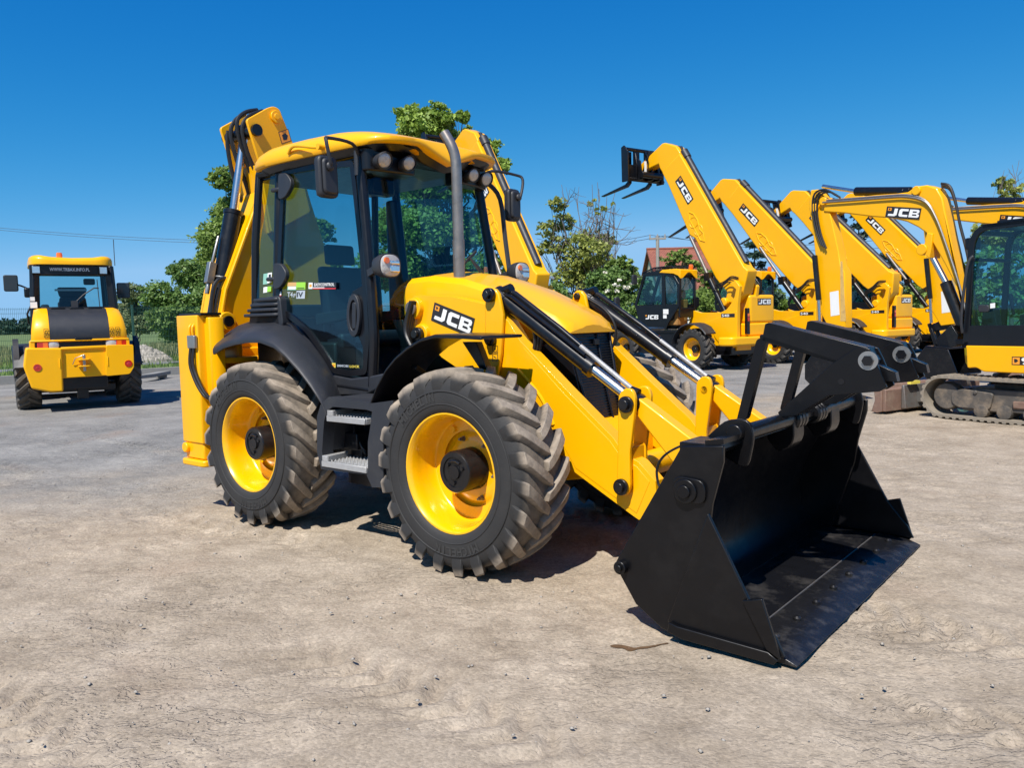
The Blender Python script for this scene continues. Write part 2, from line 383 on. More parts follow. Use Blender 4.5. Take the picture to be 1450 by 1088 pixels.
def wheel(parent,x,y,z,sg,Rr=.66,W=.44,rim=.372,lugs=22,sweep=.24,wid=.058,rubm='rubber',rimprof=None,hub=.135,hublen=.175,nuts=10,letters=False,flip=1,dish=-.03,lug_h=.045,rim_mat='yellow_rim'):
    global LT
    e=empty('wheel',(x,y,z),0,parent);LT=[MB(),MB()]
    tyre_geo(Rr,W,rim,lugs,lug_h,sweep,wid,sg,letters,flip).build('tyre',rubm,e,bev=.006,seg=1,ang=42)
    for q in LT:
        if q.v: q.build1('tyre_lettering','rubber_print',e)
    b=MB();b.lathe(rimprof or RIM,(0,0,0),'y',sg,56,close=False)
    if letters:  # valve housings welded on the dish
        for a in (2.1,-.75):
            c=(.285*math.cos(a),sg*-.035,.285*math.sin(a));b.cyl(c,(c[0],sg*.0,c[2]),.026,.02,12)
    b.build('rim',rim_mat,e,ang=50)
    b=MB();d=dish
    b.lathe([(hub*1.02,d-.02),(hub*1.02,d+.01),(hub,d+.015),(hub,d+hublen-.012),(hub*.93,d+hublen),(hub*.72,d+hublen),(hub*.7,d+hublen-.008),(hub*.34,d+hublen-.008),(hub*.32,d+hublen+.006),(hub*.0,d+hublen+.006)],(0,0,0),'y',sg,40)
    if letters:
        for a in (.4,2.5,4.6):
            c=(hub*.52*math.cos(a),0,hub*.52*math.sin(a));b.cyl((c[0],sg*(d+hublen-.01),c[2]),(c[0],sg*(d+hublen+.004),c[2]),.014,.012,8)
        b.tube([(hub*.55*math.cos(a),sg*(d+hublen),hub*.55*math.sin(a)) for a in (.9,1.3,1.7,2.1)],.008,6)
    b.build('hub_cap','black_gloss' if not letters else 'ram_black',e,ang=40)
    for i in range(nuts):
        a=2*PI*i/nuts+.9;c=(.2*math.cos(a),0,.2*math.sin(a));b=MB()
        b.cyl((c[0],sg*(d-.01),c[2]),(c[0],sg*(d+.006),c[2]),.017,.017,12);b.cyl((c[0],sg*d,c[2]),(c[0],sg*(d+.03),c[2]),.015,.013,6);b.cyl((c[0],sg*d,c[2]),(c[0],sg*(d+.045),c[2]),.008,.008,8)
        b.build('wheel_nut','worn_steel',e)
    return e
# ------------------------------------------------------------------ the backhoe loader in front
FX,FY,FA=(-1.4014,7.1492,0.6895)
bh=empty('backhoe_loader',(FX,FY,0),-FA)
tag(bh,'big yellow backhoe loader in the foreground with black bucket lowered and lettered loader arm','backhoe loader')
HW=.935
for x in (0,2.22):
    for s in (-1,1):
        f=x>1
        wheel(bh,x,s*HW,.652,s,lugs=22 if f else 20,sweep=.27 if f else .34,wid=.064 if f else .07,letters=(s<0),nuts=6 if s<0 else 0)
# chassis, axles, engine block underneath
b=MB()
b.prism([(-.95,.62),(-.95,.98),(1.2,1.02),(2.0,.95),(2.0,.6),(1.0,.48),(-.6,.5)],'y',-.36,.36)
b.cyl((0,-.72,.65),(0,.72,.65),.13,.13,20);b.cyl((2.22,-.72,.65),(2.22,.72,.65),.12,.12,20)
b.lathe([(.0,-.3),(.2,-.25),(.27,0),(.2,.25),(0,.3)],(0,0,.65));b.lathe([(.0,-.25),(.18,-.2),(.24,0),(.18,.2),(0,.25)],(2.22,0,.65))
b.box(.75,1.5,-.74,-.4,.36,.46);b.box(1.0,1.45,.4,.8,.45,1.0)
for i in range(5): b.tube([(.7+.1*i,-.5,.5),(1.1+.1*i,-.62+.03*i,.42),(1.6,-.45,.55)],.014,6)
b.build('chassis','cab_black',bh,bev=.01)
b=MB()
b.prism([(1.6,.62),(1.6,1.3),(2.1,1.32),(2.5,.98),(2.84,.82),(2.84,.56),(2.5,.5)],'y',-.33,.33)
b.box(2.0,2.7,-.42,-.34,.6,.9)
b.build('front_frame','yellow_paint',bh,bev=.012)
# fenders --------------------------------------------------------------
outer=[(-0.466,1.388),(-0.309,1.441),(-0.138,1.47),(0.0452,1.487),(0.221,1.486),(0.396,1.448),(0.545,1.375),(0.712,1.262),(0.841,1.156),(0.957,1.043),(1.023,0.939)]
inner=[(-1.111,1.405),(-0.994,1.488),(-0.847,1.551),(-0.682,1.606),(-0.524,1.634),(-0.154,1.646),(0.12,1.583),(0.346,1.45),(0.51,1.317),(0.633,1.175),(0.718,1.018)]
sec=[]
for i,(o,n) in enumerate(zip(outer,inner)):
    mx=(o[0]*.72+n[0]*.28,o[1]*.72+n[1]*.28)
    dx,dz=(n[0]-o[0]),(n[1]-o[1])
    sec.append([(o[0],-1.12,o[1]-.02),(o[0],-1.125,o[1]),(o[0]*.97+n[0]*.03,-1.112,o[1]+.025),(mx[0],-1.0,mx[1]+.05),(n[0]*.6+o[0]*.4,-.86,n[1]*.6+o[1]*.4+.03),(n[0],-.74,n[1]+.0),(n[0],-.70,n[1]-.01),
        (n[0],-.70,n[1]-.035),(mx[0],-1.0,mx[1]+.015),(o[0],-1.10,o[1]-.02)])
b=MB();b.loft(sec);b.build('rear_fender','black_plastic',bh,ang=50)
b=MB()
lo=[(-0.519,1.599),(-0.42,1.73),(-0.309,1.786),(-0.00163,1.8),(0.0257,1.649),(-0.135,1.646)]
for i in range(4):
    x0,z0=[(-0.493,1.641)][0];z=z0+.032+.042*i
    x1=[(0.0168,1.661)][0][0]
    pts=[(x0+.035*i,-.74),(x0+.04*i+.02,-.83+.01*i),(x1-.15,-.86+.012*i),(x1,-.82),(x1,-.72)]
    b.prism(rnd_poly(pts,.05),'z',z,z+.027)
b.prism(rnd_poly([(x0+.06,z0-.06),(x0+.10,z0+.12),(x0+.2,z0+.19),(x1+.02,z0+.20),(x1+.05,z0-.06)],.05),'y',-.80,-.70)
b.prism([(lo[1][0]+.06,lo[0][1]-.05),(lo[2][0]+.06,lo[2][1]-.02),(lo[3][0],lo[3][1]),(lo[4][0],lo[4][1]-.08)],'y',-.80,-.72)
b.build('air_intake_vent','black_plastic',bh,bev=.008)
# left fender and intake are the mirror image
b=MB();b.loft([[(x,-y,z) for x,y,z in q] for q in sec]);b.build('rear_fender','black_plastic',bh,ang=50)
top=[(1.481,1.042),(1.56,1.17),(1.658,1.286),(1.751,1.362),(1.869,1.432),(1.988,1.482),(2.115,1.508),(2.314,1.503),(2.509,1.494)]
for s in (-1,1):
    b=MB();n=len(top);q=[]
    for i,(x,z) in enumerate(top):
        t=i/(n-1);a=PI*(.98-t*.5)*.9
        nx,nz=(-.8*(1-t),.4+.6*t);l=math.hypot(nx,nz);nx/=l;nz/=l
        q.append([(x,s*1.12,z-.012),(x,s*1.12,z+.004),(x+nx*.012,s*1.10,z+nz*.012),(x+nx*.012,s*.73,z+nz*.012),(x,s*.72,z),(x-nx*.008,s*.74,z-nz*.008),(x-nx*.008,s*1.09,z-nz*.008)])
    b.loft(q)
    e=[(2.464,1.494),(2.537,1.322)]
    e=[(2.039,1.46),(2.165,1.46),(2.245,1.29),(2.195,1.275)]
    b.prism(e,'y',s*.72,s*.78)
    b.beam((1.75,s*.95,1.30),(1.8,s*.5,1.0),.05,.03)
    b.build('front_fender','cab_black',bh,bev=.004,ang=50)
# step box -------------------------------------------------------------
b=MB()
st=[(0.88,0.668),(0.898,0.93),(0.946,1.02),(1.039,1.08),(1.511,1.058),(1.723,1.087),(1.704,0.978),(1.612,0.819),(1.594,0.49),(1.477,0.476),(1.423,0.559),(0.921,0.547)]
inn=[(0.938,0.674),(0.979,0.904),(1.016,0.978),(1.083,1.012),(1.45,1.011),(1.507,1),(1.488,0.916),(1.452,0.792),(1.439,0.58),(1.41,0.577),(1.365,0.578),(0.972,0.573)]
b.ring(st,inn,'y',-1.12,-1.02)
b.prism([(1.499,0.99),(1.616,1.03),(1.723,1.082),(1.704,0.978),(1.612,0.819),(1.594,0.49),(1.477,0.476),(1.447,0.581),(1.459,0.793)],'y',-1.02,-.70)
b.prism([(1.025,0.988),(1.083,1.012),(1.45,1.011),(1.5,0.999),(1.503,1.057),(1.047,1.076)],'y',-1.02,-.70)
b.prism([(0.88,0.668),(0.898,0.93),(0.946,1.02),(1.022,1.059),(1.024,0.978),(0.979,0.904),(0.938,0.674)],'y',-1.02,-.70)
b.prism(inn,'y',-.74,-.70)
z0=inn[4][1];b.box(inn[2][0],inn[4][0],-1.02,-.72,z0-.02,z0+.01)
b.build('step_box','black_plastic',bh,bev=.012)
b=MB();c=[(0.777,0.772),(1.092,0.795),(1.08,0.593),(0.798,0.566)]
b.box(c[0][0]-.04,c[1][0],-.92,-.78,c[0][1]-.10,c[0][1]+.02);b.box(c[0][0]+.08,c[1][0],-.88,-.76,c[2][1]-.02,c[0][1]-.08);b.cyl((c[0][0]-.02,-.93,c[0][1]-.03),(c[0][0]-.02,-.9,c[0][1]-.03),.02)
b.tube([(1.02,-.86,.92),(1.04,-.9,.8),(1.14,-.88,.64)],.014,6)
b.build('tool_box','cab_black',bh,bev=.012)
for (q0,q1) in (((467,592),(521,598)),((460,657),(521,665))):
    b=MB()
    p0=[[(1.021,0.927)][0],[(0.94,0.586)][0]][0 if q0[1]<600 else 1];p1=[[(1.437,0.923)][0],[(1.433,0.594)][0]][0 if q0[1]<600 else 1]
    x0,x1=p0[0],p1[0];z=(p0[1]+p1[1])/2
    b.box(x0,x1,-1.13,-1.115,z-.02,z+.022);b.box(x0,x1,-.83,-.815,z-.02,z+.022);b.box(x0,x0+.015,-1.115,-.83,z-.02,z+.03);b.box(x1-.015,x1,-1.115,-.83,z-.02,z+.022)
    for k in range(8):
        y=-1.095+.034*k; b.box(x0+.015,x1-.015,y,y+.012,z-.005,z+.018)
        for j in range(12): xx=x0+.03+(x1-x0-.06)*j/11; b.prism([(xx-.01,z+.018),(xx,z+.030),(xx+.01,z+.018)],'y',y,y+.012)
    b.prism(rnd_poly([(x0,-1.13),(x0+.07,-1.13),(x0+.03,-.9),(x0,-.9)],.02),'z',z+.02,z+.06)
    b.build('step_tread','step_grey',bh,bev=.003,seg=1)

# cab ------------------------------------------------------------------
def cy(z): return .735-.07*max(0,(z-1.6)/1.25)
Apil=[(1.06,1.12),(1.095,1.45),(1.085,1.72),(1.02,2.22),(.925,2.89)]
CT=2.89
cab=bh
b=MB()
def P3(p,s,d=0): return (p[0],s*(cy(p[1])-d),p[1])
for s in (-1,1):
    b.tube(smooth_path([P3(p,s,.01) for p in Apil],4),.042,8)
    b.tube([P3((-.10,CT),s,.02),P3((-.14,1.7),s,.02)],.04,8)
    b.tube([P3((-.40,CT),s,.02),P3((-.46,2.3),s,.02),P3((-.47,1.5),s,.02)],.035,8)
    b.tube([P3((-.40,CT-.0),s,.03),P3((.93,CT-.0),s,.03)],.05,8)
    b.tube([P3((-.47,1.62),s,.02),P3((-.14,1.66),s,.0),P3((.1,1.58),s,.0),P3((.35,1.38),s,.0),P3((.55,1.13),s,.0),P3((1.06,1.10),s,0)],.035,8)
    b.prism([(-.47,1.06),(-.47,1.62),(-.14,1.66),(.1,1.58),(.35,1.38),(.55,1.13),(.60,1.04)],'y',s*.60,s*.70)
b.tube([(-.40,-.62,CT),(-.40,.62,CT)],.05,8);b.tube([(.97,-.62,CT-.02),(1.02,0,CT-.02),(.97,.62,CT-.02)],.05,8)
b.box(-.47,1.06,-.69,.69,1.03,1.09)
b.box(-.49,-.44,-.68,.68,1.05,1.66)
# front lower wall and instrument panel
b.prism([(1.04,1.09),(1.07,1.45),(1.02,1.62),(.9,1.62),(.98,1.45),(.98,1.09)],'y',-.36,.36)
b.box(-.45,.95,-.64,.64,CT-.06,CT-.02)
b.build('cab_frame','cab_black',cab,bev=.006)
# windscreen with rubber border
def wsx(y,z):
    k=0
    for i in range(len(Apil)-1):
        if Apil[i][1]<=z<=Apil[i+1][1]:
            t=(z-Apil[i][1])/(Apil[i+1][1]-Apil[i][1]);k=Apil[i][0]*(1-t)+Apil[i+1][0]*t
    return k+.10*(1-(y/cy(z))**2)
v=[];f=[];zs=[1.14,1.45,1.72,2.0,2.3,2.6,2.86];ny=12
for z in zs:
    for j in range(ny+1):
        y=(cy(z)-.02)*(-1+2*j/ny);v.append((wsx(y,z),y,z))
for i in range(len(zs)-1):
    for j in range(ny): a=i*(ny+1)+j;f.append((a,a+1,a+ny+2,a+ny+1))
raw('windscreen',v,f,'glass',cab,True)
# door (right side) as a ring with its glass
door=[(-0.0127,2.869),(0.421,2.859),(0.9,2.817),(0.943,2.584),(0.996,2.268),(1.043,1.979),(1.069,1.743),(1.087,1.492),(1.039,1.217),(0.832,1.195),(0.628,1.217),(0.546,1.316),(0.445,1.416),(0.307,1.54),(0.143,1.628),(-0.00846,1.689),(-0.0949,1.733)]
for s in (-1,):
    dr=rnd_poly(door,.04,3)
    di=inset(dr,.045)
    def sh(o):  # lean the door with the cab side
        for vv in o.data.vertices:
            z=vv.co.z;vv.co.y=s*(cy(z)+.012+(abs(vv.co.y)-.74))
    b=MB();b.ring(dr,di,'y',s*.725,s*.755);o=b.build('door',['cab_black'],cab);sh(o);dm=o.modifiers.new('bevel','BEVEL');dm.width=.008;dm.limit_method='ANGLE'
    DOOR=o
    b=MB();b.prism(inset(dr,.03),'y',s*.738,s*.744);g=b.build('door_glass','glass',o);sh(g)
    # dark printed border and lower dark pane
    b=MB();hp=[(0.929,1.658)][0]
    hx,hz=hp
    el=[(hx+.075*math.cos(a),hz+.16*math.sin(a)) for a in np.linspace(0,2*PI,28,endpoint=False)]
    b.ring(el,[(hx+(x-hx)*.62,hz+(z-hz)*.72) for x,z in el],'y',s*.747,s*.775)
    b.prism([(hx+(x-hx)*.6,hz+(z-hz)*.7) for x,z in el],'y',s*.745,s*.752)
    b.prism(rnd_poly([(hx-.02,hz-.1),(hx+.02,hz-.1),(hx+.02,hz+.1),(hx-.02,hz+.1)],.02),'y',s*.752,s*.768)
    h=b.build('door_handle','black_plastic',o,bev=.006);sh(h)
    pil=[(0.832,1.697),(0.891,1.844),(0.999,1.876),(1.079,1.743),(1.096,1.492),(1.049,1.228),(0.993,1.227),(0.996,1.429)]
    b=MB();b.prism(pil,'y',s*.735,s*.747);h=b.build('lock_panel','cab_black',o,bev=.004);sh(h)
    for (u,w) in ((398,262),(396,390)):
        c=[[(0.0594,2.732)][0],[(-0.00914,2.003)][0]][0 if w==262 else 1]
        b=MB();x,z=c
        b.prism(rnd_poly([(x-.075,z-.11),(x-.075,z+.11),(x+.03,z+.10),(x+.10,z+.03),(x+.10,z-.02),(x+.02,z-.10)],.04),'y',s*.745,s*.785)
        b.cyl((x-.07,s*.77,z-.02),(x-.17,s*.775,z-.02),.018,.018,10)
        h=b.build('door_hinge','black_plastic',o,bev=.01);sh(h)
q=[(-0.215,2.856),(-0.0622,2.87),(-0.125,1.733),(-0.437,1.742),(-0.366,2.309)]
b=MB();b.prism(q,'y',-.738,-.733);o=b.build('quarter_window','glass',cab)
for vv in o.data.vertices: vv.co.y=-(cy(vv.co.z)-.01+(abs(vv.co.y)-.735))
for poly,nm in (([(-.10,CT),(.93,CT),(1.02,2.22),(1.085,1.72),(1.095,1.45),(1.06,1.12),(.55,1.13),(.35,1.38),(.1,1.58),(-.14,1.66)],'side_window'),([(-.40,CT),(-.1,CT),(-.14,1.66),(-.47,1.62),(-.46,2.3)],'quarter_window')):
    b=MB();b.prism(poly,'y',.738,.733);o=b.build(nm,'glass',cab)
    for vv in o.data.vertices: vv.co.y=(cy(vv.co.z)-.01+(abs(vv.co.y)-.735))
v=[(-.41,-.62,CT),(-.41,.62,CT),(-.48,.70,1.64),(-.48,-.70,1.64)];raw('rear_window',v,[(0,1,2,3)],'glass',cab)
# door sill panel
sl=[(0.635,1.202),(0.856,1.181),(1.069,1.203),(1.259,1.234),(1.248,1.171),(1.127,1.099),(1.013,1.058),(0.694,1.044)]
b=MB();b.prism(sl,'y',-.765,-.62);b.build('door_sill','black_plastic',cab,bev=.012)
# roof: rounded shell
def rring(z,k,front=0,drop=0):
    pts=[];x0,x1,hy=-.47,1.245+front,.785
    for a in np.linspace(0,2*PI,120,endpoint=False):
        c,s=math.cos(a),math.sin(a);e=.34
        x=(abs(c)**e)*(1 if c>0 else -1);y=(abs(s)**e)*(1 if s>0 else -1)
        xx=(x0+x1)/2+(x1-x0)/2*x*k;yy=hy*y*k*(1-.07*max(0,(xx-.2)))
        zz=z-drop*max(0,xx-.5)**1.5-.02*(yy/hy)**2-.03*max(0,-.1-xx)**1
        fx_=min(1,max(0,(xx-.75)/.3));cb=min(1,max(0,(.27-abs(yy))/.07));pd=min(1,max(0,(abs(yy)-.25)/.05))*min(1,max(0,(.72-abs(yy))/.06))
        if z<2.94: zz+=fx_*(-.105*cb+.012*pd)
        pts.append((xx,yy,zz+.055))
    return pts
b=MB()
b.loft([rring(2.865,.93),rring(2.865,.985),rring(2.885,1.0),rring(2.93,.995,0,.03),rring(2.975,.965,-.01,.07),rring(3.015,.90,-.02,.11),rring(3.04,.78,-.03,.14),rring(3.055,.5,-.03,.15),rring(3.06,.1,-.03,.15)])
b.build('roof','yellow_paint',cab,ang=60)
b=MB();b.loft([rring(2.82,.9),rring(2.868,.95)]);b.build('roof_lining','cab_black',cab)
g=[(0.227,2.972),(0.64,2.941)];b=MB();b.tube(smooth_path([(g[0][0],-.785,g[0][1]-.02),(g[0][0]+.1,-.80,g[0][1]+.02),(g[1][0]-.05,-.81,g[1][1]),(g[1][0],-.78,g[1][1])],4),.012,8);b.cyl((g[1][0],-.70,g[1][1]),(g[1][0],-.815,g[1][1]),.022);b.build('grab_rail','yellow_paint',cab)
for s in (-1,1):
    def tilt(o,zc=2.80):
        for v_ in o.data.vertices: d_=v_.co.z-zc;v_.co.z=zc+d_*.80;v_.co.x+=d_*.30
    for (x,y,r) in ((1.10,.575,.071),(1.14,.365,.066)):
        b=MB();b.lathe([(r*.5,-.07),(r*.95,-.04),(r*1.08,0),(r*1.1,.02),(r*.98,.028),(r*.96,.015)],(x,s*y,2.80),'x',1,28,close=False);o=b.build('work_light','black_plastic',cab);tilt(o)
        b=MB();b.lathe([(r*.97,.012),(r*.8,.022),(r*.4,.03),(0,.032)],(x,s*y,2.80),'x',1,28);l_=b.build('lens','lamp_lens',o);tilt(l_)
    b=MB();b.prism(rnd_poly([(.93,.24),(.93,.68),(1.03,.68),(1.075,.5),(1.10,.27),(1.09,.24)],.04),'z',2.73,2.90)
    if s<0:
        for i,vv in enumerate(b.v): b.v[i]=(vv[0],-vv[1],vv[2])
    b.build('light_pod','cab_black',cab,bev=.03,seg=3)
# seat, wheel, console, blinds inside
st_=empty('seat',(.15,.0,1.09),0,cab)
b=MB();b.box(-.22,.22,-.22,.22,.0,.32);b.prism(rnd_poly([(-.25,.32),(.3,.32),(.3,.45),(-.25,.42)],.05),'y',-.25,.25);b.build('seat_base','seat_fabric',st_,bev=.03)
b=MB();b.prism(rnd_poly([(-.30,.42),(-.16,.42),(-.26,1.02),(-.36,1.02)],.05),'y',-.24,.24);b.prism(rnd_poly([(-.36,1.04),(-.28,1.04),(-.30,1.22),(-.37,1.22)],.03),'y',-.15,.15);b.build('backrest','seat_fabric',st_,bev=.05)
b=MB()
for s in (-1,1): b.prism(rnd_poly([(-.25,.5),(.2,.55),(.22,.63),(-.25,.6)],.03),'y',s*.27,s*.35);b.cyl((.17,s*.31,.6),(.2,s*.31,.74),.022,.026,10)
b.build('armrest','black_plastic',st_,bev=.02)
b=MB();b.tube([(.78+.19*math.cos(a)*.85,.19*math.sin(a),1.83+.19*math.cos(a)*.5) for a in np.linspace(0,2*PI,25)],.016,8,False)
b.cyl((.78,0,1.83),(.92,0,1.45),.03,.04,12);b.beam((.78,-.18,1.83),(.78,.18,1.83),.03,.02);b.cyl((.66,.1,1.78),(.63,.1,1.84),.022,.026,10);b.build('steering_wheel','black_plastic',cab)
b=MB();b.prism([(.80,1.1),(.98,1.1),(.98,1.6),(.86,1.66),(.76,1.55)],'y',-.17,.17);b.box(-.1,.5,-.62,-.40,1.09,1.45);b.box(-.1,.5,.40,.62,1.09,1.5);b.prism([(-.44,1.66),(-.36,1.66),(-.36,1.78),(-.44,1.78)],'y',-.6,.6)
b.box(.55,.62,-.64,-.5,1.40,1.52);b.prism([(-.14,1.62),(.1,1.55),(.55,1.12),(1.04,1.12),(1.06,1.62),(.9,1.78),(-.1,1.78)],'y',.66,.70);b.build('console','black_plastic',cab,bev=.02)  # last panel is added at the left door to darken the glass
b=MB();b.box(.3,.42,-.1,.16,CT-.2,CT-.06);b.lathe([(0,-.02),(.1,-.02),(.1,.02),(0,.02)],(.75,-.25,CT-.09),'z');b.prism(rnd_poly([(-.12,1.68),(.02,1.68),(.1,2.0),(.02,2.75),(-.12,2.75)],.03),'y',.52,.6);b.build('headlining_fittings','cab_black',cab,bev=.02)
# stickers on the glass
def sticker(name,pts,parent,segs):
    """segs: list of (material, u0,v0,u1,v1, text or None, text material)."""
    bl,br,tl=[Vector((p[0],-(cy(p[1])+.0205),p[1])) for p in pts];u=br-bl;v=tl-bl
    nrm=Vector((0,-1,0));mats=[];b=MB()
    for i,(m,u0,v0,u1,v1,tx,tm) in enumerate(segs):
        if m not in mats: mats.append(m)
        b.mi=mats.index(m);e=nrm*(.0015+.0006*i)
        if not tx or tm: b.add([bl+u*a+v*c+e for a,c in ((u0,v0),(u1,v0),(u1,v1),(u0,v1))],[(0,1,2,3)])
        if tx:
            if tm:
                if tm not in mats: mats.append(tm)
                b.mi=mats.index(tm)
            put_text(b,tx,bl+u*(u0+(u1-u0)*.06)+v*(v0+(v1-v0)*.12)+e+nrm*.0015,u,v,u.length*(u1-u0)*.88,v.length*(v1-v0)*.76,.02)
    return b.build(name,mats,parent)
sticker('sticker',[(0.35,1.88),(0.696,1.866),(0.353,1.931)],DOOR,[('decal_black',0,0,1,1,None,None),('paper_white',0,.05,.15,1,None,None),('amber_logo',.03,.3,.12,.75,None,None),('decal_white',.17,.38,1,1,'EASYCONTROL',None),('decal_red',.17,0,1,.16,None,None),('decal_white',.17,.16,.6,.28,None,None)])
sticker('sticker',[(0.0652,1.884),(0.308,1.874),(0.0702,1.947)],DOOR,[('decal_teal',0,0,.5,1,None,None),('decal_tan',0,.5,.5,1,None,None),('decal_green',.5,.1,1,1,None,None),('paper_white',.06,.1,.48,.45,None,None),('decal_black',.55,.2,.95,.3,None,None)])
sticker('sticker',[(0.055,1.815),(0.303,1.807),(0.0599,1.879)],DOOR,[('decal_grey',.02,.1,.36,.95,'T4',None),('decal_grey',.38,.1,.52,.7,'F',None),('decal_grey',.54,0,1,1,None,None),('decal_black',.56,.08,.92,.92,'IV',None)])
sticker('sticker',[(0.626,1.26),(0.968,1.259),(0.628,1.296)],DOOR,[('decal_yellow',0,0,.13,1,None,None),('amber_logo',.03,.25,.10,.75,None,None),('decal_grey',.17,.1,.62,.8,'IMMOBI',None),('decal_yellow',.62,.05,1,.75,'LOCK',None)])
sticker('sticker',[(-0.283,1.946),(-0.159,1.952),(-0.275,2.035)],cab,[('decal_teal',0,0,.55,1,None,None),('paper_white',.5,.05,1,1,None,None),('decal_black',.6,.2,.9,.4,None,None),('decal_black',.65,.6,.9,.85,None,None)])
sticker('sticker',[(-0.279,1.875),(-0.165,1.882),(-0.275,1.922)],cab,[('paper_white',0,0,.5,1,None,None),('decal_green',.5,.05,1,1,None,None)])
sticker('sticker',[(-0.0731,1.802),(-0.0233,1.801),(-0.067,1.878)],cab,[('paper_white',0,0,1,1,None,None),('decal_red',.0,.35,1,.6,None,None)])
# mirrors, lights and rails around the cab ------------------------------
for s in (-1,1):
    b=MB();c=(1.02,s*1.03,2.62)
    b.prism(rnd_poly([(s*.95,2.49),(s*1.115,2.49),(s*1.12,2.78),(s*.955,2.78)],.045),'x',.985,1.045)
    b.prism(rnd_poly([(s*.97,2.51),(s*1.095,2.51),(s*1.10,2.76),(s*.975,2.76)],.04),'x',1.04,1.07)
    b.lathe([(0,.03),(.03,.03),(.035,0),(0,0)],(1.07,s*1.05,2.70),'x')
    b.build('mirror','black_plastic',bh,bev=.015)
    b=MB();b.prism([(s*.965,2.505),(s*1.10,2.505),(s*1.105,2.765),(s*.97,2.765)],'x',.979,.984);b.build('mirror_glass','mirror_glass',bh)
    b=MB();b.tube(smooth_path([(.95,s*.68,2.84),(1.0,s*.78,2.91),(1.06,s*1.04,2.90),(1.1,s*1.09,2.86),(1.1,s*1.06,2.72),(1.08,s*1.05,2.70)],4),.013,8);b.cyl((.94,s*.69,2.7),(.94,s*.69,2.88),.022);b.build('mirror_arm','black_plastic',bh)
    b=MB();b.tube(smooth_path([(.99,s*.74,2.80),(1.07,s*.80,2.66),(1.12,s*.80,2.3),(1.2,s*.76,1.95),(1.22,s*.74,1.85)],4),.02,8)
    if s>0: b.build('handrail','black_plastic',bh)
    # headlights on brackets
    hl=MB();hx,hy_,hz=1.33,s*.755,2.005
    q=lambda k,x:[(x,hy_+.10*k*math.copysign(abs(math.cos(a))**.75,math.cos(a)),hz+.084*k*math.copysign(abs(math.sin(a))**.75,math.sin(a))) for a in np.linspace(0,2*PI,28,endpoint=False)]
    hl.loft([q(.45,hx-.13),q(.8,hx-.10),q(1,hx-.04),q(1.04,hx-.005),q(1.02,hx+.008),q(.9,hx+.008)]);hl.beam((hx-.1,hy_,hz),(1.08,s*.73,hz-.04),.04,.05)
    o=hl.build('headlight','black_plastic',bh,ang=45)
    b=MB();b.loft([q(.93,hx+.009),q(.85,hx+.018),q(.4,hx+.026),q(.05,hx+.028)]);b.build('lens','lamp_lens',o)
    b=MB();b.box(hx+.022,hx+.032,hy_-.02,hy_+.07,hz-.045,hz-.0);b.box(hx+.022,hx+.032,hy_-.02,hy_+.07,hz+.01,hz+.035);b.build('reflector','lamp_reflector',o,bev=.006)
    b=MB();b.cyl((hx+.02,hy_-.05,hz+.035),(hx+.034,hy_-.05,hz+.035),.022);b.build('indicator','orange_lens',o)
b=MB();w0=[(0.434,1.918),(0.664,2.152)]
b.tube([(1.17,.42,1.78),(1.2,.36,2.0),(1.15,.30,2.12)],.009,6);b.tube([(1.17,.45,1.78),(1.2,.40,2.0),(1.15,.33,2.10)],.009,6);b.beam((1.16,.05,1.95),(1.13,.4,2.18),.012,.02);b.build('wiper','wire_black',cab)

# bonnet, stack, grille --------------------------------------------------
st=[(1.12,1.90,.43,1.52),(1.16,1.945,.44,1.5),(1.4,1.955,.43,1.46),(1.7,1.915,.41,1.42),(2.0,1.825,.385,1.38),(2.28,1.71,.35,1.36),(2.44,1.635,.325,1.36),(2.53,1.575,.30,1.37),(2.56,1.525,.285,1.38)]
secs=[]
for x,zt,w,zl in st:
    zl2=zt-.42 if x<2.2 else (zt-.26 if x<2.4 else zt-.12 if x<2.5 else zt-.07)
    if x>2.55: zl2=zt-.03
    pr_=[(-w,zl2),(-w,zt-.12 if zt-.12>zl2 else zl2+.005),(-w*.97,zt-.055 if x<2.5 else zl2+.01),(-w*.86,zt-.015),(-w*.6,zt),(-w*.45,zt+.006),(-w*.3,zt+.02),(0,zt+.026)]
    pr_=pr_+[(-y,z) for y,z in pr_[-2::-1]]
    secs.append([(x,y,z) for y,z in pr_])
b=MB();b.loft(secs);b.build('bonnet','yellow_paint',bh,bev=.006,ang=30)
b=MB()
t=[(1.9,-.34,1.50),(2.515,-.28,1.51),(2.515,.28,1.51),(1.9,.34,1.50)];m_=[(2.1,-.30,1.1),(2.605,-.24,1.1),(2.605,.24,1.1),(2.1,.30,1.1)];l_=[(2.25,-.26,.74),(2.69,-.20,.76),(2.69,.20,.76),(2.25,.26,.74)]
b.loft([t,m_,l_])
for k in range(38):   # fine mesh ribs
    z=.80+.0185*k;tq=(z-.76)/.75;x=(2.69-.085*tq/.453 if tq<.453 else 2.605-.09*(tq-.453)/.547)+.002;w=.19+.075*tq
    b.box(x,x+.006,-w,w,z,z+.007)
for ya,yb,r_ in ((-.255,-.185,.014),(.255,.185,.014),(.09,.07,.010)): b.tube([(2.525,ya,1.49),(2.612,(ya+yb)/2,1.1),(2.70,yb,.77)],r_,6)
b.box(2.53,2.56,.02,.08,1.41,1.45)
b.build('grille','cab_black',bh,bev=.01)
b=MB();sx,sy=1.565,-.28
b.tube(smooth_path([(sx,sy,1.86),(sx,sy,2.2),(sx,sy,2.6),(sx-.005,sy,2.78),(sx-.03,sy-.01,2.88),(sx-.085,sy-.03,2.985)],5),[.041]*5+[.039]*21,18,False)
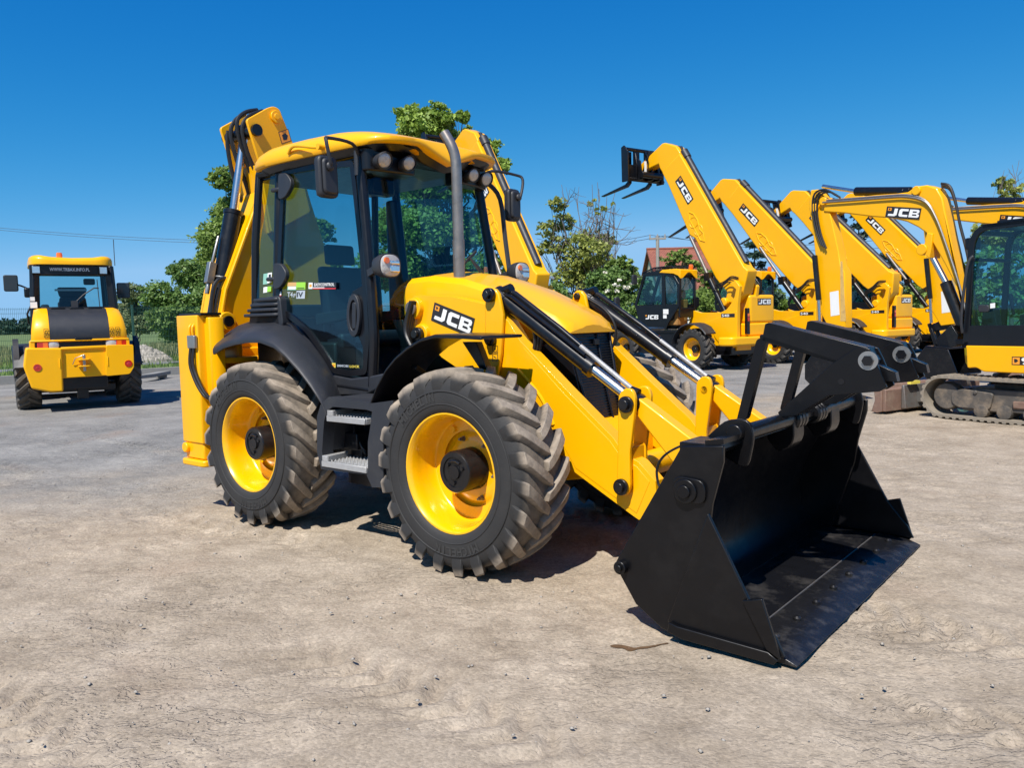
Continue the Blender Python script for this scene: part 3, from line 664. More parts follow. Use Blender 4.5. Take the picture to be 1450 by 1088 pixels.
b.tube([(sx,sy,1.9),(sx,sy,2.20)],.0435,18);b.tube([(sx,sy,1.88),(sx,sy,1.925)],.055,18)
b.build('exhaust_stack','exhaust_steel',bh,ang=60)
b=MB();b.lathe([(.036,0),(.0,0)],(0,0,0),'z',1,18);o=b.build('stack_mouth','black_gloss',bh,loc=(sx-.07,sy-.027,2.965),rot=(0,-.5,0))

# loader arms ------------------------------------------------------------
arm=[(1.341,1.766),(1.372,1.796),(1.468,1.792),(1.75,1.771),(2.09,1.702),(2.26,1.589),(2.353,1.462),(2.711,1.158),(3.063,0.87),(3.141,0.777),(3.243,0.735),(3.35,0.632),(3.359,0.532),(3.301,0.432),(3.238,0.384),(3.19,0.407),(3.016,0.498),(2.765,0.63),(2.588,0.888),(2.481,0.988),(2.336,1.069),(2.122,1.161),(1.864,1.226),(1.627,1.342),(1.454,1.495),(1.348,1.6)]
def P(y,pts): return [(p[0],y,p[1]) for p in pts]
brk=[(2.091,1.721),(2.1,1.787),(2.138,1.813),(2.182,1.807),(2.212,1.773),(2.244,1.636),(2.217,1.378),(2.167,1.159),(2.075,1.242)]
pin_t,pin_m,pin_b,pin_r=[(2.144,1.766),(2.148,1.468),(1.45,1.511),(1.385,1.697)]
crk_t,crk_b=[(3.195,1.084),(3.154,0.586)]
lev=[(3.12,0.573),(3.138,1.132),(3.162,1.167),(3.197,1.181),(3.235,1.174),(3.253,1.129),(3.248,1.053),(3.211,0.797),(3.213,0.593),(3.188,0.538),(3.144,0.529)]
lnk=[(3.194,1.045),(3.166,1.103),(3.21,1.131),(3.257,1.108),(3.589,0.897),(3.584,0.823),(3.486,0.723)]
MIR=lambda s:(lambda p:(p[0],s*abs(p[1]),p[2]))
for s in (-1,1):
    a=empty('loader_arm',(0,0,0),0,bh)
    b=MB();b.prism(arm,'y',s*.56,s*.455);b.prism(inset(arm[6:12]+arm[14:20],.03),'y',s*.563,s*.56)
    b.build('arm_beam','yellow_paint',a,bev=.012)
    b=MB();b.prism(brk,'y',s*.60,s*.565);b.prism(brk,'y',s*.45,s*.415);b.build('ram_bracket','yellow_paint',a,bev=.01)
    b=MB();cv=[(2.326,1.272),(2.419,1.195),(2.521,1.092),(2.592,0.972),(2.619,0.919)]
    b.tube(smooth_path([(x,s*.562,z) for x,z in cv],4),.012,8);b.tube([(cv[-1][0]-.1,s*.562,cv[-1][1]+.01),(cv[-1][0],s*.562,cv[-1][1])],.010,6);b.build('weld_rib','yellow_paint',a)
    for (p,r) in ((pin_t,.048),(pin_m,.042),(pin_b,.05),(crk_t,.05),(crk_b,.05)):
        b=MB();b.cyl((p[0],s*.66,p[1]),(p[0],s*.40,p[1]),r*.62,r*.62,6 if r<.05 else 20);b.cyl((p[0],s*.635,p[1]),(p[0],s*.60,p[1]),r,r,22)
        b.build('pivot_pin','ram_black',a,bev=.004)
    b=MB();p=pin_r;b.cyl((p[0],s*.60,p[1]),(p[0],s*.55,p[1]),.075,.08,24);b.build('pivot_boss','yellow_paint',a,bev=.006)
    b=MB();b.cyl((p[0],s*.625,p[1]),(p[0],s*.60,p[1]),.052,.048,24);b.cyl((p[0],s*.635,p[1]),(p[0],s*.625,p[1]),.03,.028,16);b.build('pivot_cap','worn_steel',a,bev=.004)
    b=MB();p=pin_b;b.cyl((p[0],s*.595,p[1]),(p[0],s*.55,p[1]),.07,.075,24);b.build('pivot_boss','yellow_paint',a,bev=.006)
    # bell crank: two plates, and the link to the bucket
    b=MB();b.prism(rnd_poly(lev,.02,2),'y',s*.615,s*.585);b.prism(rnd_poly(lev,.02,2),'y',s*.43,s*.40);b.box(crk_b[0]-.02,crk_b[0]+.05,min(s*.585,s*.43),max(s*.585,s*.43),crk_b[1]+.1,crk_b[1]+.24);b.build('bell_crank','yellow_paint',a,bev=.006)
    b=MB();b.prism(lnk,'y',s*.555,s*.46);b.build('bucket_link','yellow_paint',a,bev=.01)
    # tilt ram
    e0=Vector((pin_t[0],s*.51,pin_t[1]));e1=Vector((crk_t[0],s*.51,crk_t[1]));d=(e1-e0)
    b=MB();b.cyl(e0+d*.02,e0+d*.70,.054,.054,22);b.cyl(e0+d*.68,e0+d*.715,.061,.061,22);b.cyl(e0-d*.02,e0+d*.06,.06,.06,18)
    off=Vector((.03,0,.075));b.tube([e0+d*.03+off*.6,e0+d*.1+off,e0+d*.45+off,e0+d*.6+off*.9],.019,10);b.cyl(e0+d*.02+off*.4,e0+d*.07+off*1.2,.04,.035,8)
    off2=Vector((.03,s*.05,.06));b.tube([e0+d*.05+off2*.6,e0+d*.12+off2,e0+d*.5+off2,e0+d*.66+off2*.9],.013,8)
    b.build('ram_barrel','ram_black',a)
    b=MB();b.cyl(e0+d*.70,e0+d*.93,.033,.033,18)
    b.build('ram_rod','chrome',a)
    b=MB();o2=e0+d*.58+off*.9;b.cyl(o2,e0+d*.985+off*.7,.015,.015,14);b.build('pilot_rod','step_grey',a)
    b=MB();b.cyl(e0+d*.915,e0+d*.97,.03,.036,14);b.lathe([(.055,-.05),(.06,0),(.055,.05)],tuple(e1),'y',1,22);b.cyl(e0+d*.955+off*.6,e0+d*1.0+off*.8,.026,.026,8);b.build('rod_eye','ram_black',a)
    # hoses and steel pipe on the arm
    b=MB()
    for k in range(3):
        hs=[(2.19,1.718),(2.346,1.624),(2.431,1.493),(2.397,1.339),(2.296,1.375),(2.221,1.518),(2.18,1.613)]
        pts=[(x+.012*k,s*(.50-.02*k),z+.014*k) for x,z in hs];b.tube(smooth_path(pts,5),.012,8)
    b.build('hose','rubber_hose',a)
    pp=[(2.444,1.319),(2.563,1.201),(2.782,1.009),(2.955,0.872)];qq=[(2.154,1.556),(2.315,1.403),(2.444,1.319)]
    b=MB();b.tube([(x,s*.47,z+.03) for x,z in pp],.013,8);b.build('steel_pipe','bare_steel',a)
    b=MB();b.tube([(x,s*.47,z+.03) for x,z in qq],.016,8);b.build('pipe_hose','rubber_hose',a)
    if s<0:
        d3=[(1.538,1.609),(1.922,1.485),(1.58,1.737)];maker_decal('decal',a,*P(-.5605,d3),(0,-1,0))
        d4=[(2.145,1.322),(2.195,1.323),(2.149,1.426)];pl=P(-.6015,d4)
        b=MB();o_=Vector(pl[0]);u=Vector(pl[1])-o_;v=Vector(pl[2])-o_
        for (q0,q1) in ((0,.48),(.52,1)):
            b.mi=0;cs=[(0,q0),(1,q0),(1,q1),(0,q1)];ci=[(.1,q0+.03),(.9,q0+.03),(.9,q1-.03),(.1,q1-.03)]
            for i in range(4): b.add([o_+u*p[0]+v*p[1] for p in (cs[i],cs[(i+1)%4],ci[(i+1)%4],ci[i])],[(0,1,2,3)])
        tri=[(.5,.92),(.15,.6),(.85,.6)];tin=[(.5,.83),(.3,.64),(.7,.64)]
        for i in range(3): b.add([o_+u*p[0]+v*p[1] for p in (tri[i],tri[(i+1)%3],tin[(i+1)%3],tin[i])],[(0,1,2,3)])
        b.add([o_+u*p[0]+v*p[1] for p in ((.2,.3),(.7,.2),(.7,.25),(.2,.36))],[(0,1,2,3)]);b.build('warning_decal','decal_black',a)
b=MB();b.cyl((3.0,-.46,.62),(3.0,.46,.62),.085,.085,24);b.build('cross_tube','yellow_paint',bh)
b=MB()
for k in range(4):
    y=-.58-.02*k;b.tube(smooth_path([(1.42,y,1.75),(1.37,y-.02,1.55),(1.38+.02*k,y-.03,1.42),(1.5,y,1.36)],5),.016,8)
b.build('hose_bundle','rubber_hose',bh)

# bucket -------------------------------------------------------------------
bk=empty('bucket',(0,0,0),0,bh)
HB=1.15
def thick(path,t):
    P_=[Vector(p) for p in path];o=[]
    for i,p in enumerate(P_):
        d=(P_[min(i+1,len(P_)-1)]-P_[max(i-1,0)]).normalized();o.append(p+Vector((-d.y,d.x))*t)
    return [tuple(p) for p in P_]+[tuple(p) for p in o[::-1]]
cup=[tuple(p) for p in smooth_path([(4.03,.985),(3.93,.955),(3.80,.85),(3.665,.64),(3.58,.42),(3.58,.22),(3.65,.10),(3.76,.045)],4)]
b=MB();b.prism(thick(cup,.022),'y',-HB,HB);b.prism([(3.955,.955),(4.045,.99),(4.045,1.015),(3.95,1.0)],'y',-HB,HB);b.build('back_plate','black_paint',bk,ang=30)
b=MB();b.prism([(3.74,.028),(4.17,.026),(4.17,.046),(3.74,.062)],'y',-HB,HB);b.build('floor_plate','bucket_floor',bk,bev=.003)
b=MB();b.prism([(4.12,.046),(4.14,.058),(4.33,.04),(4.405,.012),(4.40,.004),(4.12,.016)],'y',-HB-.02,HB+.02)
b.build('cutting_edge','cutting_edge',bk,bev=.003)
b=MB();b.tube([(4.118,-HB,.0475),(4.118,HB,.0475)],.0035,6);b.build('weld_bead','worn_steel',bk)
b=MB()
for k in range(8): y=-1.0+2.0*k/7;b.lathe([(.021,-.01),(.021,.008),(.012,.017),(0,.018)],(4.24,y,.052),'z',1,14)
b.build('edge_bolt','cutting_edge',bk)
back=[(3.449,0.309),(3.476,0.359),(3.84,0.968),(4.054,0.986),(4.054,0.909),(3.997,0.7),(3.978,0.543),(3.822,0.0623),(3.755,0.0212),(3.72,0.031),(3.574,0.124)]
frt=[(3.986,0.661),(4.191,0.281),(4.318,0.127),(4.357,0.048),(4.285,0.0494),(3.822,0.0671),(3.768,0.0834)]
wear=[(4.166,0.282),(4.26,0.308),(4.319,0.134),(4.345,0.0422),(4.28,0.0749)]
ski=[(3.789,0.0914),(3.835,0.0806),(4.289,0.0672),(4.335,0.0393),(4.315,0.0143),(3.858,0.0217),(3.781,0.0426)]
for s in (-1,1):
    b=MB();b.prism(back,'y',s*1.175,s*1.15);b.build('side_plate','black_paint',bk,bev=.005)
    b=MB();b.prism(frt,'y',s*1.20,s*1.176);b.build('clam_plate','black_paint',bk,bev=.005)
    b=MB();b.prism(wear,'y',s*1.222,s*1.201);b.prism(ski,'y',s*1.225,s*1.201);b.build('wear_plate','black_paint',bk,bev=.004)
    b=MB()
    for (px,r) in ((0,.06),(1,.035)):
        c=[(3.871,0.754),(3.499,0.308)][px];b.cyl((c[0],s*1.21,c[1]),(c[0],s*1.17,c[1]),r,r,24);b.cyl((c[0],s*1.225,c[1]),(c[0],s*1.20,c[1]),r*.55,r*.5,16)
    c=[(3.871,0.754),(3.934,0.786)]
    b.prism(rnd_poly([(c[0][0]-.07,c[0][1]-.05),(c[0][0]-.07,c[0][1]+.07),(c[0][0]+.10,c[0][1]+.06),(c[0][0]+.10,c[0][1]-.06)],.05),'y',s*1.195,s*1.176)
    b.build('pin_boss','black_paint',bk,bev=.004)
    b=MB();c=[(4.015,1.019)][0]
    for y0 in (.90,): b.prism(rnd_poly([(c[0]-.2,c[1]-.07),(c[0]-.06,c[1]+.06),(c[0]+.06,c[1]+.065),(c[0]+.085,c[1]-.02),(c[0]+.05,c[1]-.19),(c[0]-.1,c[1]-.12)],.05,3),'y',s*y0,s*(y0+.022))
    b.cyl((c[0],s*.97,c[1]),(c[0],s*.84,c[1]),.04,.04,20)
    b.box(c[0]-.20,c[0]-.02,min(s*.922,s*1.15),max(s*.922,s*1.15),c[1]-.09,c[1]-.035)
    b.build('hinge_lug','black_paint',bk,bev=.005)
    b=MB();b.cyl((4.02,s*.86,1.005),(4.02,s*.16,1.005),.042,.042,20)
    for k in range(3): b.lathe([(.05,-.02),(.062,-.01),(.062,.02),(.05,.03)],(4.02,s*(.12+.05*k),1.0),'y',1,18)
    b.build('pivot_tube','black_paint',bk,ang=40)
for yy in (-.28,.36):
    b=MB();c=(4.03,.99);b.prism(rnd_poly([(4.06,1.03),(4.065,.90),(4.035,.845),(3.97,.82),(3.90,.90),(3.95,1.0)],.03,3),'y',yy,yy+.16);b.build('clam_hook','black_paint',bk,bev=.008)
# fold-over pallet forks
fb=[(3.93,1.476),(3.943,1.543),(3.963,1.549),(4.475,1.416),(4.536,1.345),(4.571,1.218),(4.484,1.201)]
plate=[(4.302,1.331),(4.434,1.423),(4.489,1.409),(4.516,1.352),(4.571,1.218),(4.538,1.196),(4.289,1.164),(4.12,1.05),(4.035,1.037),(4.02,1.06)]
bar=[(3.904,1.464),(3.908,1.487),(4.367,1.356),(4.367,1.32),(3.932,1.444)]
leg=[(3.888,1.46),(3.928,1.468),(3.944,1.452),(3.831,1.007),(3.768,0.987)]
stub=[(4.488,1.34),(4.596,1.292),(4.607,1.242),(4.517,1.246)]
pin=[(4.482,1.35)][0]
for yc in (-.33,.33):
    o=lambda a,c:(yc+a,yc+c)
    b=MB();b.prism(fb[:4]+[(fb[4][0]-.03,fb[4][1]),(fb[4][0]-.03,fb[4][1]-.06),(fb[0][0],fb[0][1]-.0)],'y',*o(-.065,.065));b.prism(plate,'y',*o(-.08,-.06));b.prism(plate,'y',*o(.06,.08))
    b.prism(rnd_poly([stub[0],stub[1],stub[2],stub[3]],.0),'y',*o(-.03,.03))
    b.prism(rnd_poly(bar,.02,3),'y',*o(-.05,.0));b.prism(rnd_poly(leg,.02,3),'y',*o(-.05,.0))
    b.build('fork_arm','black_paint',bk,bev=.007)
    b=MB();b.cyl((pin[0],yc-.085,pin[1]),(pin[0],yc-.081,pin[1]),.048,.048,28);b.build('pin_washer','bare_steel',bk)
    b=MB();b.cyl((pin[0],yc-.10,pin[1]),(pin[0],yc+.1,pin[1]),.028,.028,6);b.cyl((pin[0]-.13,yc-.083,pin[1]-.11),(pin[0]-.13,yc-.0805,pin[1]-.11),.016,.016,14);b.build('fork_pin','ram_black',bk)
b=MB();w=[(3.741,0.928),(3.681,0.912),(3.594,0.856),(3.552,0.784),(3.559,0.702),(3.584,0.675)];b.tube(smooth_path([(x,-.9,z) for x,z in w],5),.007,6);b.build('bucket_hose','rubber_hose',bk)

# backhoe at the rear --------------------------------------------------------
b=MB();b.box(-.98,-.86,-1.0,1.0,.66,1.32);b.box(-.86,-.7,-.5,.5,.7,1.3);b.prism([(-.70,1.15),(-.70,1.45),(-.98,1.5),(-.98,1.15)],'y',-.75,-.7)
b.box(-1.0,-.62,-.98,-.6,1.28,1.33);b.build('rear_frame','yellow_paint',bh,bev=.012)
sl=[(-1.035,1.71),(-0.949,1.721),(-0.591,1.7),(-0.677,0.653),(-0.637,0.486),(-1.067,0.446)]
xo0,xo1=sl[0][0],sl[2][0]
for s in (-1,1):
    b=MB();y0,y1=sorted((s*1.13,s*.90))
    b.prism(rnd_poly([(xo0,y0),(xo1-.10,y0),(xo1-.10,y1),(xo0,y1)],.02,2),'z',.60,1.70);b.prism(rnd_poly([(xo0+.02,y0+.012),(xo1-.115,y0+.012),(xo1-.115,y1-.012),(xo0+.02,y1-.012)],.02,2),'z',.46,.62)
    b.prism(rnd_poly([(xo1-.14,s*1.06),(xo1-.02,s*1.06),(xo1-.02,s*.92),(xo1-.14,s*.92)],.01,2),'z',.9,1.68)
    b.cyl((xo0+.06,s*1.15,.55),(xo0+.06,s*.9,.55),.045,.045,18)
    b.build('stabiliser_leg','yellow_paint',bh,bev=.008)
    b=MB();b.prism(rnd_poly([(xo0-.0,y0-.03),(xo1-.06,y0-.03),(xo1-.06,y1+.02),(xo0-.0,y1+.02)],.06,4),'z',.40,.455);b.build('stabiliser_foot','yellow_paint',bh,bev=.012)
    b=MB();b.box(xo0+.02,xo1-.06,y0+.02,y1-.02,1.70,1.72);b.build('leg_cap','cab_black',bh)
    b=MB();b.box(xo1-.22,xo1-.10,s*1.13 if s>0 else s*1.16,s*1.16 if s>0 else s*1.13,1.42,1.53)
    b.build('valve_block','bare_steel',bh,bev=.006)
    b=MB()
    for k in (0,1): b.tube(smooth_path([(xo1-.19+.05*k,s*1.145,1.42),(xo1-.18+.05*k,s*1.16,1.25),(xo1-.06+.05*k,s*1.12,1.02),(xo1+.08,s*1.0,.95)],5),.014,8)
    b.build('stabiliser_hose','rubber_hose',bh)
    b=MB()
    for k in (0,1): b.tube(smooth_path([(xo1-.19+.05*k,s*1.145,1.53),(xo1-.19+.05*k,s*1.145,1.60),(xo1-.2+.05*k,s*1.1,1.64)],4),.011,8)
    b.build('valve_pipe','yellow_paint',bh)
# kingpost, boom and dipper: slewed square to the machine and folded upright
b=MB();b.box(-1.5,-.98,-.26,.26,.72,.86);b.box(-1.5,-.98,-.26,.26,1.35,1.47);b.cyl((-1.25,0,.7),(-1.25,0,1.5),.13,.13,24);b.box(-1.42,-1.08,-.5,-.1,.8,1.4);b.build('kingpost','yellow_paint',bh,bev=.015)
bp_=[(-0.192,2.88),(-0.0847,2.999),(0.357,3.002),(0.378,2.913),(0.726,1.886),(0.633,1.517),(-0.0253,1.186),(-0.444,1.379),(-0.559,1.555),(-0.691,1.63),(-0.616,1.941)]
b=MB();b.prism(bp_,'x',-1.13,-1.1);b.prism(bp_,'x',-1.43,-1.40);b.prism(thick([bp_[8],bp_[9],bp_[10],bp_[0]],-.03),'x',-1.455,-1.075);b.prism(thick([bp_[2],bp_[3],bp_[4],bp_[5]],-.03),'x',-1.40,-1.13)
pn=[(-0.634,1.648)][0]
b.cyl((-1.44,pn[0],pn[1]),(-1.03,pn[0],pn[1]),.085,.085,24);b.prism(rnd_poly([(-0.706,1.668),(-0.639,1.726),(-0.534,1.666),(-0.449,1.479),(-0.53,1.35),(-0.69,1.578)],.05,3),'x',-1.098,-1.06)
b.build('boom','yellow_paint',bh,bev=.008)
b=MB();b.cyl((-1.03,pn[0],pn[1]),(-1.005,pn[0],pn[1]),.05,.05,24);b.build('boom_pin','ram_black',bh)
dp=[(-0.342,3.512),(-0.101,3.666),(-0.0371,3.691),(0.0249,3.676),(0.0529,3.608),(0.168,3.359),(0.251,3.063),(0.335,2.725),(-0.128,2.484),(-0.223,3.123)]
b=MB();rd=rnd_poly(dp,.03,3);b.prism(rd,'x',-1.05,-1.02);b.prism(rd,'x',-1.50,-1.47);b.prism([dp[6],dp[7],dp[8],dp[9]],'x',-1.46,-1.06)
b.build('dipper','yellow_paint',bh,bev=.007)
b=MB();p1,p2=[(-0.252,3.428),(-0.0249,3.591)];b.cyl((-1.52,p1[0],p1[1]),(-.985,p1[0],p1[1]),.055,.055,20);b.build('dipper_pin','ram_black',bh)
b=MB();b.cyl((-1.02,p2[0],p2[1]),(-1.0,p2[0],p2[1]),.06,.06,24);b.cyl((-1.0,p2[0],p2[1]),(-.99,p2[0],p2[1]),.03,.03,16);b.build('dipper_boss','yellow_paint',bh,bev=.006)
dd=[(0.029,3.344),(0.144,3.395),(-0.00464,3.452)]
v3=[Vector((-1.0185,p[0],p[1])) for p in dd];o_=v3[0];u=v3[1]-o_;v=v3[2]-o_;b=MB()
Q=lambda a,c,e:tuple(o_+u*a+v*c+Vector((e,0,0)))
b.add([Q(0,0,0),Q(1,0,0),Q(1,1,0),Q(0,1,0)],[(0,1,2,3)]);b.mi=1;b.add([Q(.06,.05,.001),Q(.94,.05,.001),Q(.94,.95,.001),Q(.06,.95,.001)],[(0,1,2,3)]);b.mi=0;b.add([Q(.25,.25,.002),Q(.6,.2,.002),Q(.78,.5,.002),Q(.6,.75,.002),Q(.25,.7,.002)],[(0,1,2,3,4)]);b.build('decal',['decal_black','amber_logo'],bh)
r0,r1,r2=[(-0.224,3.454),(-0.38,2.692),(-0.678,1.448)]
V=lambda p,x=-1.25:Vector((x,p[0],p[1]))
b=MB();b.cyl(V(r2),V(r1),.085,.085,26);b.cyl(V(r1)*.97+V(r2)*.03,V(r1),.092,.092,26)
b.lathe([(.06,-.09),(.09,-.08),(.09,.08),(.06,.09)],tuple(V(r2)),'x',1,20);b.build('boom_ram','ram_black',bh)
b=MB();b.cyl(V(r1),V(r0),.04,.04,18);b.build('boom_ram_rod','chrome',bh)
b=MB();b.lathe([(.05,-.06),(.075,-.05),(.075,.05),(.05,.06)],tuple(V(r0)),'x',1,20);b.cyl(V(r0),V(r0)*.93+V(r1)*.07,.06,.05,14);b.build('rod_end','ram_black',bh)
b=MB();mid=V(r1)*.5+V(r2)*.5;ax=(V(r1)-V(r2)).normalized();sd=Vector((0,-ax.z,ax.y))
c0=mid+sd*.13;b.beam(c0-ax*.10,c0+ax*.10,.06,.07);b.cyl(c0+ax*.08-sd*.0,c0+ax*.36-sd*.02,.014,.014,8);b.cyl(c0-ax*.2,c0-ax*.1,.022,.022,8);b.tube([mid-ax*.02+Vector((.088*math.cos(a),0,0))+sd*.088*math.sin(a) for a in np.linspace(0,2*PI,19)],.009,6,False);b.build('hose_burst_valve','bare_steel',bh,bev=.008)
b=MB()
for k,pts in enumerate(([(-0.328,3.465),(-0.343,3.324),(-0.312,3.097),(-0.241,2.872),(-0.189,2.708),(-0.22,2.434),(-0.294,2.09)],[(-0.183,3.64),(-0.294,3.555),(-0.345,3.428),(-0.299,3.191),(-0.207,2.957),(-0.159,2.705),(-0.21,2.362),(-0.31,1.952)],[(-0.0899,3.681),(-0.23,3.629),(-0.319,3.515),(-0.273,3.273),(-0.175,3.001),(-0.133,2.77),(-0.211,2.359),(-0.33,1.882)],[(-0.0771,3.661),(-0.234,3.58),(-0.309,3.456),(-0.268,3.247),(-0.188,3.059),(-0.124,2.833),(-0.189,2.491),(-0.323,2.015)],[(-0.635,1.958),(-0.696,1.749),(-0.736,1.554),(-0.755,1.359),(-0.71,1.16)],[(-0.544,2.049),(-0.646,2.021),(-0.702,1.91),(-0.729,1.683),(-0.754,1.502)])):
    b.tube(smooth_path([(-1.36+.07*k if k<4 else -1.15,p[0],p[1]) for p in pts],5),.02,8)
b.build('backhoe_hose','rubber_hose',bh)
# ------------------------------------------------------------------ telehandlers in a row
TX,TY,TA=(6.2282,23.9449,-2.1817)
TR=[(.28,-.02),(.33,.12),(.345,.13),(.35,.14),(.342,.15),(.33,.145),(.31,.12),(.30,.03),(.28,.0),(.2,-.05),(.1,-.05)]
GRP='telescopic handlers parked in a row'
def make_tele():
    t=empty('telehandler',(TX,TY,0),-TA)
    for x in (0,2.95):
        for s in (1,-1): wheel(t,x,s*.95,.61,s,Rr=.615,W=.42,rim=.34,lugs=18,sweep=.3,wid=.075,rubm='rubber_dark',rimprof=TR,hub=.12,hublen=.10,nuts=0,dish=-.05,lug_h=.04)
    cl=[(0.527,1.747),(0.249,1.677),(-0.504,1.661),(-0.738,1.758),(-0.891,1.917),(-1.018,2.115)]
    b=MB()
    ch=[(3.5,.62),(3.6,.95),(3.3,1.15)]+[(min(3,cl[0][0]+.3),1.15)]+cl[:]+[(-1.069,2.314)]+[(-.84,2.50),(-1.04,2.58),(-1.2,2.4),(-1.12,1.9),(-1.12,.70),(-.7,.55),(3.2,.5)]
    b.prism(ch,'y',.32,.45);b.prism(ch,'y',-.45,-.32);b.box(-1.0,3.3,-.32,.32,.55,.8)
    b.build('chassis','yellow_paint',t,bev=.012)
    b=MB();b.cyl((0,-.8,.6),(0,.8,.6),.12,.12,16);b.cyl((2.95,-.8,.6),(2.95,.8,.6),.12,.12,16);b.box(-.9,3.2,-.5,.5,.42,.56);b.box(.6,2.6,.45,1.0,.45,1.15);b.box(.6,2.4,-1.1,-.45,.5,.9);b.box(-.95,-.2,-.8,.5,.45,.7);b.build('underbody','cab_black',t,bev=.01)
    # side plate in front of the tail lamp
    b=MB();b.prism(rnd_poly([(-1.12,.70),(-.62,.62),(-.3,.95),(-.2,1.25),(.1,1.36),(-.1,1.42),(-1.12,1.72)],.05),'y',.452,.475)
    b.build('side_plate','yellow_paint',t,bev=.01)
    b=MB();sec=[]
    b.prism(rnd_poly([(-1.34,.86),(-1.0,.98),(-.85,.98),(-.85,-1.22),(-1.0,-1.25),(-1.34,-1.1)],.16,5),'z',.70,.96)
    b.prism(rnd_poly([(-1.2,.05),(-.8,.1),(-.8,-1.2),(-1.2,-1.15)],.08,4),'z',.96,1.34)
    b.build('counterweight','yellow_paint',t,bev=.06,seg=3)
    b=MB();b.prism(rnd_poly([(-1.16,-.06),(-.2,-.06),(-.2,-1.2),(-1.16,-1.2)],.10,4),'z',1.34,2.16);b.build('engine_cover','yellow_paint',t,bev=.07,seg=3)
    b=MB();b.prism(rnd_poly([(.00,1.02),(.13,1.02),(.13,1.78),(.02,1.78)],.03),'x',-1.215,-1.12);l=b.build('tail_lamp','cab_black',t,bev=.01)
    b=MB();b.box(-1.225,-1.215,.03,.11,1.40,1.52);b.build('red_lens','red_lens',l);b=MB();b.box(-1.225,-1.215,.03,.11,1.54,1.62);b.build('orange_lens','orange_lens',l)
    # badge on the engine cover and model number
    maker_decal('badge',t,(-1.1605,-.40,1.86),(-1.1605,-1.02,1.86),(-1.1605,-.40,2.05),(-1,0,0))
    b=MB();b.add([(-.55,.477,1.52),(-1.05,.477,1.52),(-1.05,.477,1.63),(-.55,.477,1.63)],[(0,1,2,3)]);b.mi=1;put_text(b,'540',(-.58,.479,1.535),(-1,0,0),(0,0,1),.27,.08,.02);b.build('model_number',['decal_black','decal_white'],t)
    # fender
    b=MB();sec=[]
    for k in range(11):
        a=PI*(.06+.74*k/10);r=.73;x=.02+r*math.cos(a)*1.02;z=.66+r*math.sin(a)
        sec.append([(x,.74,z),(x,1.17,z-.01),(x,1.19,z-.05),(x*.985,1.17,z-.05),(x*.985,.74,z-.035)])
    b.loft(sec);b.build('fender','black_plastic',t,ang=50)
    sec=[[(2.95+ (p[0]-.02),p[1],p[2]) for p in q] for q in sec];b=MB();b.loft(sec);b.build('fender','black_plastic',t,ang=50)
    # cab: glazed box, its rear wall at x=xr
    ol=[(2.435,1.978),(2.009,2.956),(1.222,2.951),(0.73,2.815),(0.534,2.552),(0.54,1.881),(0.975,1.402),(1.095,1.188),(2.16,1.214)]
    xr=.55
    b=MB()
    for y0,y1 in ((1.02,1.06),(.34,.38)):
        b.prism([ol[8],(ol[0][0],ol[0][1]-.02),(ol[5][0],ol[0][1]-.02),ol[5],ol[6],ol[7]],'y',y0,y1)
        b.ring(ol,inset(ol,.085),'y',y0-.005,y1+.005)
        d0=[(1.252,2.931),(1.134,2.924),(1.087,1.896),(1.234,1.9)];b.prism(d0,'y',y0,y1+.01)
    b.box(.55,2.25,.36,1.04,1.1,1.16);b.box(xr-.02,xr+.04,.36,1.04,1.55,1.84)
    zr=ol[3][1]-.02
    for y in (.37,1.0): b.box(xr-.03,xr+.05,y-.03,y+.04,1.8,zr)
    b.box(xr-.03,xr+.05,.36,1.04,zr-.06,zr+.02)
    for (y) in (.37,1.03): b.beam((ol[0][0],y,ol[0][1]),(ol[1][0],y,ol[1][1]),.05,.05)
    b.beam((ol[1][0]-.03,.36,ol[1][1]-.04),(ol[1][0]-.03,1.04,ol[1][1]-.04),.07,.07)
    b.build('cab_frame','cab_black',t,bev=.012)
    gl=inset(ol,.08)
    b=MB()
    for y in (1.035,.36): b.prism([(gl[0][0],ol[0][1]),gl[1],gl[2],gl[3],gl[4],(gl[5][0],ol[0][1])],'y',y,y+.004)
    b.build('side_window','glass_blue',t)
    b=MB();b.add([(ol[0][0],.4,ol[0][1]),(ol[0][0],1.02,ol[0][1]),(ol[1][0],1.02,ol[1][1]-.05),(ol[1][0],.4,ol[1][1]-.05)],[(0,1,2,3)]);b.build('windscreen','glass_blue',t)
    b=MB();b.add([(xr-.01,.4,1.82),(xr-.01,1.02,1.82),(xr-.01,1.02,zr),(xr-.01,.4,zr)],[(0,1,2,3)]);b.build('rear_window','glass_blue',t)
    b=MB();zt=ol[2][1]
    b.loft([[(1.35,y,zt-.02),(1.2,y,zt+.06),(.62,y,zt+.05),(xr-.08,y,zt+.02),(xr-.09,y,zt-.16+.10*math.cos((y-.7)/.36*PI)),(xr+.02,y,zt-.10+.06*math.cos((y-.7)/.36*PI)),(.75,y,zt-.09),(1.0,y,zt-.06)] for y in (.33,.42,.52,.62,.70,.78,.88,.98,1.08)]);b.build('roof','yellow_paint',t,bev=.015)
    b=MB();b.prism([(ol[1][0]+.02,zt-.10),(ol[1][0]-.1,zt+.02),(1.3,zt+.05),(1.3,zt-.03),(1.6,zt-.06)],'y',.34,1.06)
    for k in range(7): b.tube([(2.05,.4+.1*k,zt+.02),(1.6,.4+.1*k,zt+.14),(.85,.4+.1*k,zt+.14),(.75,.4+.1*k,zt+.08)],.012,6)
